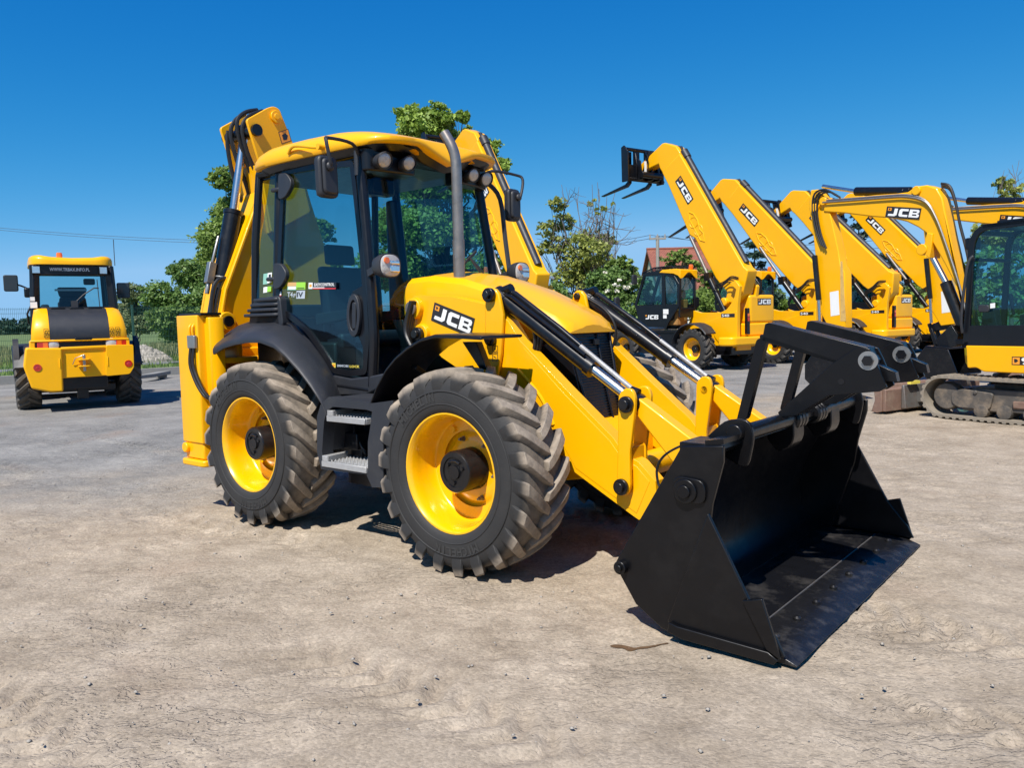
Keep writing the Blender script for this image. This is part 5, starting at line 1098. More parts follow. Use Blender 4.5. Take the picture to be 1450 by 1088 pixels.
b.prism([(yL[0][0]+.02,1.38),(yL[0][0]+.02,1.42),(yL[3][0]-.02,1.42),(yL[3][0]-.02,1.38)],'x',-1.37,-.7);b.prism([(yL[0][0]+.03,1.2),(yL[0][0]+.03,1.4),(yL[0][0]-.06,1.4),(yL[0][0]-.06,1.2)],'x',-1.36,-.6);b.prism([(yL[3][0]-.03,1.2),(yL[3][0]-.03,1.4),(yL[3][0]+.05,1.4),(yL[3][0]+.05,1.2)],'x',-1.36,-.6);b.build('rear_frame','yellow_paint',t,bev=.015)
for s,pz in ((1,[(0.647,1.317),(0.481,1.318)]),(-1,[(-0.726,1.323),(-0.546,1.322)])):
    b=MB();c=pz[0];b.prism(rnd_poly([(c[0]-.10,c[1]-.07),(c[0]+.10,c[1]-.07),(c[0]+.10,c[1]+.07),(c[0]-.10,c[1]+.07)],.03),'x',-1.36,-1.32);o=b.build('tail_lamp','red_lens',t,bev=.012)
    b=MB();b.prism([(c[0]+s*.0,c[1]-.05),(c[0]-s*.08,c[1]-.05),(c[0]-s*.08,c[1]+.05),(c[0],c[1]+.05)],'x',-1.366,-1.36);b.build('indicator','orange_lens',o)
    b=MB();c=pz[1];b.lathe([(.0,.03),(.06,.025),(.1,.01),(.11,-.01),(.09,-.05)],(-1.335,c[0],c[1]),'x',-1,24);b.build('reversing_lamp','lamp_lens',t)
b=MB()
for s in (1,-1):
    secs=[]
    for k in range(9):
        a=PI*(.02+.86*k/8);r=.74;x=.0+r*math.cos(a);z=.62+r*math.sin(a);secs.append([(x,s*.62,z),(x,s*1.14,z-.01),(x,s*1.17,z-.06),(x*.97,s*1.14,z-.05),(x*.97,s*.62,z-.03)])
    b=MB();b.loft(secs);b.prism([(-.62,.9),(-.55,1.3),(-.3,1.45),(-.3,1.2),(-.5,.85)],'y',s*1.05,s*1.15);b.build('fender','black_plastic',t,ang=50)
# hood vents, handle, decals
b=MB();hc=(yL[1][0]+yL[2][0])/2
b.prism(rnd_poly([(hc-.2,1.395),(hc+.1,1.395),(hc+.1,1.45),(hc-.2,1.45)],.02),'x',-1.37,-1.33)
for k in (-1,0,1): b.prism(rnd_poly([(-.72,hc+.33*k-.11),(-.86,hc+.33*k-.13),(-.86,hc+.33*k+.13),(-.72,hc+.33*k+.11)],.02),'z',2.03,2.062)
b.build('hood_fittings','cab_black',t,bev=.006)
for y0 in (yL[0][0]-.30,yL[3][0]+.14,yL[3][0]+.25):
    b=MB()
    for k in (0,1):
        z=1.47+.09*k
        for (a,c,d,e) in ((0,0,.08,.008),(0,.072,.08,.08),(0,.008,.008,.072),(.072,.008,.08,.072),(.03,.03,.05,.05)): b.prism([(y0+a,z+c),(y0+d,z+c),(y0+d,z+e),(y0+a,z+e)],'x',-1.351,-1.348)
    b.build('warning_decal','decal_black',t)
# cab
cxr=-.55
cl_,crr=[(0.839,2.012),(-0.876,2.048)];tl_,trr=[(0.795,2.91),(-0.738,2.905)]
yA,yB=.74,-.72
b=MB()
z0,z1=1.55,2.92
for y in (yA,yB):
    k=math.copysign(1,y)
    b.beam((cxr,y,z0),(cxr+.05,y-.06*k,z1),.11,.16);b.beam((1.35,y,z0-.2),(1.1,y-.06*k,z1),.08,.08);b.beam((.45,y+.01*k,1.0),(.5,y-.05*k,z1),.07,.06)
    b.prism([(-.5,.95),(1.4,.95),(1.38,1.6),(.6,1.5),(-.5,2.05)],'y',y-.03,y+.03)
b.box(cxr-.02,cxr+.05,yB,yA,1.9,2.08);b.box(cxr+.01,cxr+.08,yB+.05,yA-.05,2.72,2.93);b.box(1.05,1.15,yB+.05,yA-.05,2.80,2.93);b.box(-.5,1.3,yB,yA,1.0,1.1)
b.build('cab_frame','cab_black',t,bev=.02)
b=MB();b.add([(cxr+.01,yA-.05,2.0),(cxr+.01,yB+.05,2.0),(cxr+.05,yB+.08,2.8),(cxr+.05,yA-.08,2.8)],[(0,1,2,3)]);b.build('rear_window','glass_blue',t)
b=MB();b.add([(1.33,yA-.03,1.2),(1.33,yB+.03,1.2),(1.12,yB+.08,2.85),(1.12,yA-.08,2.85)],[(0,1,2,3)]);b.build('windscreen','glass_blue',t)
for y in (yA,yB):
    k=math.copysign(1,y);b=MB();b.add([(cxr+.05,y-.01*k,2.0),(1.3,y-.01*k,1.6),(1.08,y-.05*k,2.85),(cxr+.07,y-.05*k,2.85)],[(0,1,2,3)]);b.build('side_window','glass_blue',t)
b=MB()
def wr(z,k,d=0): 
    P_=[]
    for a in np.linspace(0,2*PI,40,endpoint=False):
        c,s=math.cos(a),math.sin(a);e=.35;x=.32+.95*k*math.copysign(abs(c)**e,c);y=.07+(.83+.0)*k*math.copysign(abs(s)**e,s);zz=z+(.05*min(1,abs((y-.07)/.6))**3 if d else 0);P_.append((x,(y-.07)*.93+.01,zz))
    return P_
b.loft([wr(2.94,.95),wr(2.94,1),wr(2.99,1.0,1),wr(3.04,.98,1),wr(3.075,.92,1),wr(3.08,.5)]);b.build('roof','yellow_paint',t,ang=50)
b=MB();b.lathe([(.06,0),(.065,.02),(.06,.02)],(.1,.2,3.08),'z',1,20);b.lathe([(.055,.02),(.06,.1),(.05,.15),(0,.155)],(.1,.2,3.08),'z',1,20);b.build('beacon','orange_lens',t)
b=MB();b.tube([(-.3,-.80,2.95),(-.32,-.80,3.5)],.008,6);b.build('aerial','wire_black',t)
for y in (.66,-.54):
    b=MB();b.box(cxr-.12,cxr-.02,y-.08,y+.08,2.74,2.90);o=b.build('work_light','cab_black',t,bev=.02);b=MB();b.box(cxr-.13,cxr-.12,y-.065,y+.065,2.755,2.885);b.build('lens','lamp_reflector',o)
b=MB();put_text(b,'WWW.TRBAX.INFO.PL',(cxr-.003,.42,2.805),(0,-1,0),(0,0,1),.72,.07,.02);b.build('window_lettering','decal_white',t)
for s,(c) in ((1,(1.10,2.60)),(-1,(-1.0,2.45))):
    b=MB();b.prism(rnd_poly([(c[0]-.13,c[1]-.17),(c[0]+.13,c[1]-.17),(c[0]+.13,c[1]+.17),(c[0]-.13,c[1]+.17)],.04),'x',.3,.36);o=b.build('mirror','black_plastic',t,bev=.015);b=MB();b.prism([(c[0]-.11,c[1]-.15),(c[0]+.11,c[1]-.15),(c[0]+.11,c[1]+.15),(c[0]-.11,c[1]+.15)],'x',.295,.30);b.build('mirror_glass','mirror_glass',o)
    b=MB();yy=yA if s>0 else yB;b.tube(smooth_path([(.35,yy,c[1]-.15),(.38,(yy+c[0])/2,c[1]-.05),(.38,c[0],c[1])],4),.018,8);b.build('mirror_arm','cab_black',t)
b=MB();b.box(.1,.3,yA,yA+.14,2.3,2.5);b.tube([(-.5,yA+.05,2.1),(-.52,yA+.12,1.95),(-.4,yA+.1,1.75)],.02,8);b.build('cab_fittings','cab_black',t,bev=.03)
b=MB();b.prism([(-.1,1.1),(.4,1.1),(.45,1.55),(.05,1.6),(-.05,2.2),(-.15,2.2)],'y',-.22,.30);b.prism(rnd_poly([(-.30,1.6),(.34,1.6),(.26,2.3),(-.22,2.3)],.06),'x',-.14,-.04);b.prism(rnd_poly([(-.22,2.28),(.26,2.28),(.30,2.5),(-.26,2.5)],.06),'x',-.12,-.04);b.box(.0,.5,.45,.6,1.6,2.15);b.build('seat','seat_fabric',t,bev=.05)
b=MB();b.box(-.15,-.13,-.25,.34,2.42,2.46);b.build('seat_piping','decal_grey',t)
b=MB();b.box(cxr-.08,cxr-.01,-.04,.08,2.0,2.2);b.tube([(cxr-.05,.02,2.15),(cxr-.06,-.15,2.32),(cxr-.05,-.35,2.46),(cxr-.03,-.44,2.46)],.014,6);b.tube([(cxr-.04,-.42,2.64),(cxr-.03,-.44,2.05)],.009,6);b.build('wiper','wire_black',t)
b=MB();b.prism(rnd_poly([(-.27,2.6),(-.5,2.6),(-.5,2.74),(-.27,2.74)],.04),'x',.9,.95);b.build('interior_mirror','black_plastic',t,bev=.01)
b=MB()
for (y,z,w,h) in ((.80,2.06,.12,.12),(.795,2.2,.08,.08)): b.prism([(y-w,z),(y,z),(y,z+h),(y-w,z+h)],'x',cxr-.088,cxr-.084)
b.build('sticker','paper_white',t)
# front loader arms and bucket (hidden behind the machine but part of it)
b=MB()
for s in (.45,-.45): b.prism([(1.6,1.5),(2.0,1.6),(3.4,.6),(3.3,.4),(2.6,.9)],'y',s-.06,s+.06)
b.build('lift_arm','yellow_paint',t,bev=.02)
b=MB();b.prism(thick([(3.6,.95),(3.35,.8),(3.3,.35),(3.45,.08),(4.2,.05)],.03),'y',-1.15,1.15)
for y in (-1.15,1.12): b.prism([(3.6,.95),(3.3,.8),(3.27,.3),(3.45,.05),(4.2,.05)],'y',y,y+.03)
b.build('loading_bucket','yellow_paint',t)
# ------------------------------------------------------------------ ground
rng=np.random.default_rng(11)
def vnoise(x,y,sc,seed):
    r=np.random.default_rng(seed);g=r.random((257,257));u=x*sc;v=y*sc
    i=np.floor(u).astype(int);j=np.floor(v).astype(int);a=u-i;b=v-j;a=a*a*(3-2*a);b=b*b*(3-2*b)
    q=lambda p,s:g[p%256,s%256]
    return (q(i,j)*(1-a)*(1-b)+q(i+1,j)*a*(1-b)+q(i,j+1)*(1-a)*b+q(i+1,j+1)*a*b)*2-1
def axis(lo,hi,step,far):
    a=list(np.arange(lo,hi,step));s=step;p=a[-1]
    while p<far: s*=1.22;p+=s;a.append(p)
    s=step;p=a[0]
    while p>-far: s*=1.22;p-=s;a.insert(0,p)
    return np.array(a)
xs=axis(-7.2,6.5,.032,1500);ys=axis(1.5,11.5,.032,1500)
X,Y=np.meshgrid(xs,ys)
near=np.clip((60-np.hypot(X,Y))/40,0,1)
def hgt(X,Y):
    u=X*.772-Y*.636;v=X*.636+Y*.772      # along / across the machine
    w=vnoise(X,Y,1.1,5)*.12
    H=.012*vnoise(X,Y,.55,1)+.008*vnoise(X,Y,1.9,2)+.0055*vnoise(u*.8,v*1.7,4.2,3)+.004*vnoise(X,Y,9,4)
    # tyre prints: chevron ridges along a few wheel tracks
    for c,amp,dr in ((5.15,.9,0),(3.35,1.0,0),(2.2,.8,0),(1.0,.9,.12),(-.2,.8,-.15),(4.3,.7,.3),(-1.4,.7,.1),(6.3,.6,-.1)):
        t=v-c+w+dr*u*.3;m=np.clip(1.25-np.abs(t)/.22,0,1);m=m*m*(3-2*m)
        k=np.clip(vnoise(X,Y,.45,int(20+c*7))*1.7+.55,0,1)
        wv=np.clip(np.sin(2*PI*(u+w*.7+np.abs(t)*.75)/.17)*3.0,-1,1)
        H=H+amp*m*k*(.020*wv-.014)
    cl=np.clip(vnoise(X,Y,.8,61)*1.4+.5,0,1);H=H+cl*.030*np.clip(vnoise(X,Y,5.5,62)-.1,0,.35)+cl*.028*np.clip(vnoise(u*.7,v*1.6,11,63)-.15,0,.4)+.012*np.clip(vnoise(X,Y,17,64)-.2,0,.6)
    return H
H=hgt(X,Y)*near
H=np.minimum(H-.010,.000)
# flatter under the bucket edge
nx,ny=len(xs),len(ys)
V=np.stack([X.ravel(),Y.ravel(),H.ravel()],1)
I=np.arange(nx*ny).reshape(ny,nx);F_=np.stack([I[:-1,:-1].ravel(),I[:-1,1:].ravel(),I[1:,1:].ravel(),I[1:,:-1].ravel()],1)
def np_mesh(name,V,Fq,mat,smooth=False,parent=None):
    me=bpy.data.meshes.new(name);n=len(V);k=Fq.shape[1]
    me.vertices.add(n);me.vertices.foreach_set('co',np.ascontiguousarray(V,dtype=np.float32).ravel())
    me.loops.add(Fq.size);me.loops.foreach_set('vertex_index',np.ascontiguousarray(Fq,dtype=np.int32).ravel())
    me.polygons.add(len(Fq));me.polygons.foreach_set('loop_start',np.arange(0,Fq.size,k,dtype=np.int32))
    me.update(calc_edges=True);me.validate()
    if smooth: me.polygons.foreach_set('use_smooth',[True]*len(me.polygons))
    me.materials.append(M[mat] if isinstance(mat,str) else mat)
    o=bpy.data.objects.new(name,me);COL.objects.link(o)
    if parent: o.parent=parent
    return o
# yard material: sandy soil in front, grey crushed stone further back and to the left
m,t_,out,N,L=nt('yard_soil')
b=N('BsdfPrincipled',Roughness=.93);b.inputs['Specular IOR Level'].default_value=.2
tc=N('TexCoord');n1=N('TexNoise',Scale=.33,Detail=6,Roughness=.6);L(tc.outputs['Object'],n1.inputs['Vector'])
sp=N('SeparateXYZ');L(tc.outputs['Object'],sp.inputs[0])
gy=N('Math',operation='MULTIPLY_ADD');L(sp.outputs[1],gy.inputs[0]);gy.inputs[1].default_value=.115;gy.inputs[2].default_value=-1.06
gx=N('Math',operation='MULTIPLY_ADD');L(sp.outputs[0],gx.inputs[0]);gx.inputs[1].default_value=-.075;L(gy.outputs[0],gx.inputs[2])
g2=N('Math',operation='MULTIPLY_ADD');L(n1.outputs['Fac'],g2.inputs[0]);g2.inputs[1].default_value=1.5;L(gx.outputs[0],g2.inputs[2])
g3=N('MapRange',interpolation_type='SMOOTHSTEP');g3.inputs[1].default_value=.62;g3.inputs[2].default_value=1.3;L(g2.outputs[0],g3.inputs[0])
n2=N('TexNoise',Scale=2.2,Detail=9,Roughness=.66);L(tc.outputs['Object'],n2.inputs['Vector'])
c1=N('ValToRGB');e=c1.color_ramp.elements;e[0].position=.3;e[0].color=(.275,.222,.163,1);e[1].position=.72;e[1].color=(.455,.38,.292,1);L(n2.outputs['Fac'],c1.inputs[0])
n3=N('TexNoise',Scale=.9,Detail=8,Roughness=.7);L(tc.outputs['Object'],n3.inputs['Vector'])
c2=N('ValToRGB');e=c2.color_ramp.elements;e[0].position=.3;e[0].color=(.165,.16,.15,1);e[1].position=.72;e[1].color=(.315,.30,.275,1);L(n3.outputs['Fac'],c2.inputs[0])
mx=N('MixRGB');L(g3.outputs[0],mx.inputs[0]);L(c1.outputs[0],mx.inputs[1]);L(c2.outputs[0],mx.inputs[2])
vo=N('TexVoronoi',Scale=75);L(tc.outputs['Object'],vo.inputs['Vector'])
vm=N('MapRange');vm.inputs[3].default_value=.84;vm.inputs[4].default_value=1.14;sc_=N('SeparateColor');L(vo.outputs['Color'],sc_.inputs[0]);L(sc_.outputs[0],vm.inputs[0])
n5=N('TexNoise',Scale=22,Detail=6,Roughness=.75);L(tc.outputs['Object'],n5.inputs['Vector']);v5=N('MapRange');v5.inputs[1].default_value=.25;v5.inputs[2].default_value=.75;v5.inputs[3].default_value=.8;v5.inputs[4].default_value=1.16;L(n5.outputs['Fac'],v5.inputs[0])
mm=N('Math',operation='MULTIPLY');L(vm.outputs[0],mm.inputs[0]);L(v5.outputs[0],mm.inputs[1])
mu=N('VectorMath',operation='SCALE');L(mx.outputs[0],mu.inputs[0]);L(mm.outputs[0],mu.inputs['Scale']);
# rusty stained patches
n6=N('TexNoise',Scale=.7,Detail=5);n6.noise_dimensions='3D';L(tc.outputs['Object'],n6.inputs['Vector']);r6=N('MapRange');r6.inputs[1].default_value=.60;r6.inputs[2].default_value=.75;r6.inputs[4].default_value=.35;L(n6.outputs['Fac'],r6.inputs[0])
m6=N('MixRGB');L(r6.outputs[0],m6.inputs[0]);L(mu.outputs[0],m6.inputs[1]);m6.inputs[2].default_value=(.27,.17,.11,1);L(m6.outputs[0],b.inputs['Base Color'])
bp=N('Bump',Strength=.45,Distance=.015);bm=N('TexNoise',Scale=34,Detail=9,Roughness=.75);L(tc.outputs['Object'],bm.inputs['Vector'])
bv=N('Math',operation='MULTIPLY_ADD');L(vo.outputs['Distance'],bv.inputs[0]);bv.inputs[1].default_value=-.35;L(bm.outputs['Fac'],bv.inputs[2]);L(bv.outputs[0],bp.inputs['Height'])
b2=N('Bump',Strength=1.0,Distance=.009)
mp=N('Mapping');mp.inputs['Rotation'].default_value=(0,0,-.18);mp.inputs['Scale'].default_value=(1.0,2.1,1);L(tc.outputs['Object'],mp.inputs['Vector'])
nb=N('TexNoise',Scale=3.4,Detail=5,Roughness=.62);nb.inputs['Distortion'].default_value=.35;L(mp.outputs[0],nb.inputs['Vector'])
k8=N('Math',operation='MULTIPLY');L(nb.outputs['Fac'],k8.inputs[0]);k8.inputs[1].default_value=11
fr_=N('Math',operation='FRACT');L(k8.outputs[0],fr_.inputs[0]);fl_=N('Math',operation='FLOOR');L(k8.outputs[0],fl_.inputs[0])
ss_=N('MapRange',interpolation_type='SMOOTHSTEP');ss_.inputs[1].default_value=.72;ss_.inputs[2].default_value=1.0;L(fr_.outputs[0],ss_.inputs[0])
st_=N('Math',operation='ADD');L(fl_.outputs[0],st_.inputs[0]);L(ss_.outputs[0],st_.inputs[1])
pz=N('TexNoise',Scale=.8,Detail=4);L(tc.outputs['Object'],pz.inputs['Vector']);pm=N('MapRange');pm.inputs[1].default_value=.38;pm.inputs[2].default_value=.62;pm.inputs[3].default_value=.05;pm.inputs[4].default_value=.8;L(pz.outputs['Fac'],pm.inputs[0]);L(pm.outputs[0],b2.inputs['Strength'])
L(st_.outputs[0],b2.inputs['Height']);L(bp.outputs[0],b2.inputs['Normal']);L(b2.outputs[0],b.inputs['Normal'])
L(b.outputs[0],out.inputs[0])
g=np_mesh('ground',V,F_,'yard_soil',True);tag(g,None,kind='structure')
# loose stones
def stones(n,area,smin,smax,name,seed):
    r=np.random.default_rng(seed);VV=[];FF=[];k=0
    base=np.array([(0,0,1),(1,0,0),(.3,.95,.1),(-.8,.6,-.1),(-.8,-.6,0),(.3,-.95,.1),(0,0,-.6)])
    fs=[(0,1,2),(0,2,3),(0,3,4),(0,4,5),(0,5,1),(6,2,1),(6,3,2),(6,4,3),(6,5,4),(6,1,5)]
    xx=r.uniform(area[0],area[1],n);yy=area[2]+(area[3]-area[2])*r.random(n)**1.35
    for i in range(n):
        s=smin+(smax-smin)*r.random()**5
        a=r.uniform(0,6.28);c,sn=math.cos(a),math.sin(a);q=base*r.uniform(.6,1.2,(7,3))*np.array([s,s*.8,s*.6])
        q=np.stack([q[:,0]*c-q[:,1]*sn+xx[i],q[:,0]*sn+q[:,1]*c+yy[i],q[:,2]-.006+s*.1],1);VV.append(q);FF+=[[p+7*i for p in f] for f in fs]
    o=np_mesh(name,np.concatenate(VV),np.array(FF),'stone');tag(o,None,kind='stuff');o['label']='small loose stones scattered over the sandy yard';return o
stones(8000,(-8,8,1.8,13),.003,.016,'gravel',3)['category']='gravel'
# wet streak in front of the bucket
q=[(0.449,3.808),(0.478,3.82),(0.516,3.809),(0.539,3.777),(0.564,3.763),(0.597,3.774),(0.634,3.768),(0.675,3.782),(0.71,3.784),(0.74,3.796),(0.741,3.783),(0.7,3.768),(0.668,3.761),(0.627,3.747),(0.59,3.749),(0.563,3.73),(0.534,3.723),(0.518,3.753),(0.483,3.772)]
q=rnd_poly(q,.03);zq=np.minimum(hgt(np.array([p[0] for p in q]),np.array([p[1] for p in q]))-.010,0);b=MB();n_=len(q);b.add([(p[0],p[1],z_+.004) for p,z_ in zip(q,zq)],[tuple(range(n_))]);simple('wet_soil',(.12,.075,.045),.4,var=.4,scale=18);o=b.build('wet_patch','wet_soil');tag(o,None,kind='structure')

# ------------------------------------------------------------------ meadow, road, fence
F0=Vector((-15.57,24.05,0));FD=Vector((.782,.623,0)).normalized();FN=Vector((-FD.y,FD.x,0))
m,t_,out,N,L=nt('meadow');b=N('BsdfPrincipled',Roughness=.95);tc=N('TexCoord');n1=N('TexNoise',Scale=.25,Detail=8,Roughness=.65);L(tc.outputs['Object'],n1.inputs['Vector']);c=N('ValToRGB');e=c.color_ramp.elements;e[0].position=.3;e[0].color=(.055,.105,.02,1);e[1].position=.75;e[1].color=(.19,.235,.07,1);L(n1.outputs['Fac'],c.inputs[0]);L(c.outputs[0],b.inputs[0]);L(b.outputs[0],out.inputs[0])
def fp(t,n,z=0): p=F0+FD*t+FN*n;return (p.x,p.y,z)
b=MB();b.add([fp(-900,.12,.006),fp(900,.12,.006),fp(900,1200,.006),fp(-900,1200,.006)],[(0,1,2,3)]);tag(b.build('meadow','meadow'),None,kind='structure')
simple('asphalt',(.17,.17,.17),.9,var=.2,scale=3)
b=MB();b.add([fp(-300,8.2,.03),fp(400,8.2,.03),fp(400,10.6,.03),fp(-300,10.6,.03)],[(0,1,2,3)]);tag(b.build('road','asphalt'),None,kind='structure')
def blades(name,n,t0,t1,n0,n1,h0,h1,mat,seed,skip=None,w=.02):
    r=np.random.default_rng(seed);t=r.uniform(t0,t1,n);q=n0+(n1-n0)*r.random(n)**1.2
    if skip: k=(q<skip[0])|(q>skip[1]);t=t[k];q=q[k];n=len(t)
    P=np.array(F0)[None]+np.outer(t,np.array(FD))+np.outer(q,np.array(FN));h=r.uniform(h0,h1,n)*(1+.5*(vnoise(P[:,0],P[:,1],.5,9)));a=r.uniform(0,6.28,n);ww=w*r.uniform(.7,1.5,n)
    dx=np.stack([np.cos(a),np.sin(a),0*a],1)*ww[:,None];ln=np.stack([np.cos(a+1.3),np.sin(a+1.3),0*a],1)*(h*r.uniform(.1,.5,n))[:,None];up=np.zeros((n,3));up[:,2]=h
    A=P-dx;B=P+dx;C=P+dx*.3+ln+up;D=P-dx*.3+ln+up;VV=np.stack([A,B,C,D],1).reshape(-1,3);FF=np.arange(4*n).reshape(n,4)
    o=np_mesh(name,VV,FF,mat);o['kind']='stuff';return o
o=blades('grass',30000,-6,34,.2,26,.06,.20,'grass_blade',4,(8.0,10.8),.02);o['label']='fresh green meadow grass behind the fence';o['category']='grass'
o=blades('tall_grass',14000,-6,34,13,50,.3,.6,'grass_dry',5,None,.022);o['label']='pale seeding tall grass beyond the lane';o['category']='grass'
fence=empty('mesh_fence',tuple(F0),0);tag(fence,'green welded mesh fence on a low concrete plinth along the yard edge','fence')
fence.rotation_euler=(0,0,math.atan2(FD.y,FD.x))
ft=[-4+2.52*k for k in range(14)];off=(3.85-ft[3]);ft=[q+off for q in ft]
b=MB();b.box(ft[0],ft[-1],-.04,.04,-.05,.26);b.build('plinth','kerb_concrete',fence,bev=.01)
for i,x in enumerate(ft):
    b=MB();b.box(x-.03,x+.03,-.04,.03,0,2.38);b.box(x-.035,x+.035,-.045,.035,2.38,2.40);b.build('post','fence_green',fence)
    if i<len(ft)-1:
        b=MB();n=50
        for k in range(n+1): xx=x+.03+(2.46)*k/n;b.box(xx-.003,xx+.003,.035,.041,.28,2.33)
        for z in (.3,.5,.72,.92,1.12,1.32,1.55,1.75,1.95,2.15,2.28): b.box(x+.03,x+2.49,.028,.035,z-.004,z+.004);b.box(x+.03,x+2.49,.041,.048,z-.004,z+.004)
        b.build('mesh_panel','fence_green',fence)
b=MB();p=[(-11.13,23.88),(-11.3,25.48)];b.prism([(p[0][0],p[0][1]-.3),(p[1][0],p[1][1]-.3),(p[1][0]+.2,p[1][1]+.3),(p[0][0]+.2,p[0][1]+.3)],'z',.10,.22);b.box(p[1][0]-.05,p[1][0]+.12,p[1][1]-.3,p[1][1]+.2,.0,.10);o=b.build('concrete_slab','kerb_concrete',None,bev=.02);tag(o,'short grey concrete slab lying at the foot of the fence by the loader','slab')
# heap of rubble in the meadow
r=np.random.default_rng(8);cx,cz=[(-17.61,0.164)][0];VV=[];FF=[];k=0
n=34
for i in range(n):
    for j in range(n):
        u,v=(i/(n-1)*2-1),(j/(n-1)*2-1);d=max(0,1-math.hypot(u,v*.9));VV.append((cx+u*1.25,38+v*1.2,.78*d**.85+(.16*r.random() if d>0 else 0)))
for i in range(n-1):
    for j in range(n-1): FF.append((i*n+j,i*n+j+1,(i+1)*n+j+1,(i+1)*n+j))
simple('rubble',(.36,.33,.29),.9,var=.35,scale=5,bump=.5,bscale=12)
o=raw('rubble_heap',VV,FF,'rubble');tag(o,'pale heap of rubble in the meadow behind the fence','heap')

# ------------------------------------------------------------------ trees and shrubs
def leaves(name,blobs,n,size,mat,parent=None,seed=1,clump=.34,per=22,flat=.55,shell=.55,hang=.2,aspect=.62):
    """blobs: (x,y,z,rx,ry,rz); leaves grow in small clumps spread through every blob."""
    r=np.random.default_rng(seed);w=np.array([q[3]*q[4]+q[3]*q[5] for q in blobs]);w=w/w.sum();C=[]
    nc=max(1,n//per)
    bi=r.choice(len(blobs),nc,p=w);B=np.array(blobs)[bi]
    d=r.normal(size=(nc,3));d/=np.linalg.norm(d,axis=1)[:,None];rad=(shell+(1-shell)*r.random(nc)**.6)*np.where(r.random(nc)<.1,1.18,1.0)
    cc=B[:,:3]+d*B[:,3:]*rad[:,None]
    cs=clump*(.6+.8*r.random(nc))*B[:,3:].mean(1)
    idx=np.repeat(np.arange(nc),per);k=len(idx)
    e=r.normal(size=(k,3));e*= (r.random(k)**.4/np.linalg.norm(e,axis=1))[:,None];e[:,2]*=flat
    P=cc[idx]+e*cs[idx][:,None];P[:,2]-=hang*cs[idx]*(e[:,0]**2+e[:,1]**2)
    nr=r.normal(size=(k,3))*.75+d[idx]*.35;nr[:,2]+=.55;nr/=np.linalg.norm(nr,axis=1)[:,None]
    a=r.normal(size=(k,3));a-=nr*(a*nr).sum(1)[:,None];a/=np.linalg.norm(a,axis=1)[:,None];bb=np.cross(nr,a)
    s=size*r.uniform(.55,1.35,k);s1=s[:,None];
    q=np.stack([P-a*s1,P+bb*s1*aspect-a*s1*.1,P+a*s1,P-bb*s1*aspect-a*s1*.1],1).reshape(-1,3)
    keep=np.ones(k,bool)
    return np_mesh(name,q,np.arange(4*k).reshape(k,4),mat,False,parent)
def limb(b,p0,p1,r0,r1,seed,wig=.06,k=5):
    r=np.random.default_rng(seed);p0,p1=Vector(p0),Vector(p1);L_=(p1-p0).length;pts=[];rs=[]
    for i in range(k+1):
        t=i/k;q=p0*(1-t)+p1*t+Vector(r.normal(size=3)*wig*L_*math.sin(PI*t)*.6)+Vector((0,0,-.06*L_*math.sin(PI*t)));pts.append(q);rs.append(r0*(1-t)+r1*t)
    b.tube(pts,rs,7);return pts
def tree(name,label,cat,Y,base,blobs,n,size,mat,bark='bark',seed=1,tr=.16,group=None,dy=1.0,bare=None,split=.35,**k):
    """blobs: list of ((x,z) from the view at depth Y, radius in metres)."""
    bx=base[0];o=empty(name,(bx,Y,0));tag(o,label,cat,group)
    r=np.random.default_rng(seed+50);bl=[]
    for (p,rr) in blobs:
        yy=r.uniform(-1,1)*dy;bl.append((p[0]-bx,yy,p[1],rr*1.0,rr*1.05,rr*.82))
    leaves('crown',bl,n,size,mat,o,seed,**k)
    b=MB();top=max(q[2] for q in bl);fk=Vector((0,0,top*split))
    limb(b,(0,0,-.1),fk,tr,tr*.75,seed,.02)
    for i,q in enumerate(bl):
        pts=limb(b,fk*(.6+.4*r.random()),(q[0],q[1],q[2]),tr*.5,tr*.08,seed+i,.10)
        for j in range(4):
            d=Vector(r.normal(size=3));d.normalize();limb(b,pts[3],Vector(q[:3])+Vector((d.x*q[3],d.y*q[4],abs(d.z)*q[5]))*.95,tr*.16,.006,seed+i*7+j,.1,4)
    for i,(p,rr) in enumerate(bare or []):
        e=Vector((p[0]-bx,r.uniform(-.5,.5)*dy,p[1]));s=fk+Vector((e.x*.15,0,(e.z-fk.z)*.1));pts=limb(b,s,e,tr*.32,.010,seed+90+i,.06,7)
        for j in range(9):
            a=pts[2+j%5];d=(e-s).normalized()+Vector(r.normal(size=3))*.55;d.normalize();l=rr*r.uniform(.6,1.2);p2=limb(b,a,a+d*l,.02,.007,seed+200+i*11+j,.08,4)
            for m_ in range(3):
                d2=d+Vector(r.normal(size=3))*.6;d2.normalize();limb(b,p2[1+m_],p2[1+m_]+d2*l*.45,.010,.005,seed+i+j+m_,.08,3)
    b.build('trunk',bark,o,ang=60);return o
def Z(pts,rs,Y): return [(p,r*Y/1121.66) for p,r in zip(pts,rs)]
tree('broadleaf_tree','large green broadleaf tree behind the raised backhoe boom, left of the cab','tree',40,[(-13.8,1.328)][0],
  Z([(-13.32,8.593),(-13.95,7.294),(-13.04,7.273),(-14.79,6.098),(-13.47,5.719),(-12,5.51),(-15.39,4.716),(-14.19,4.161),(-12.61,3.948),(-10.82,4.257),(-9.327,6.144),(-9.147,4.568)],[18,26,28,30,36,36,24,36,40,36,20,24],40),56000,.095,'leaf_green',seed=3,dy=1.8,tr=.2)
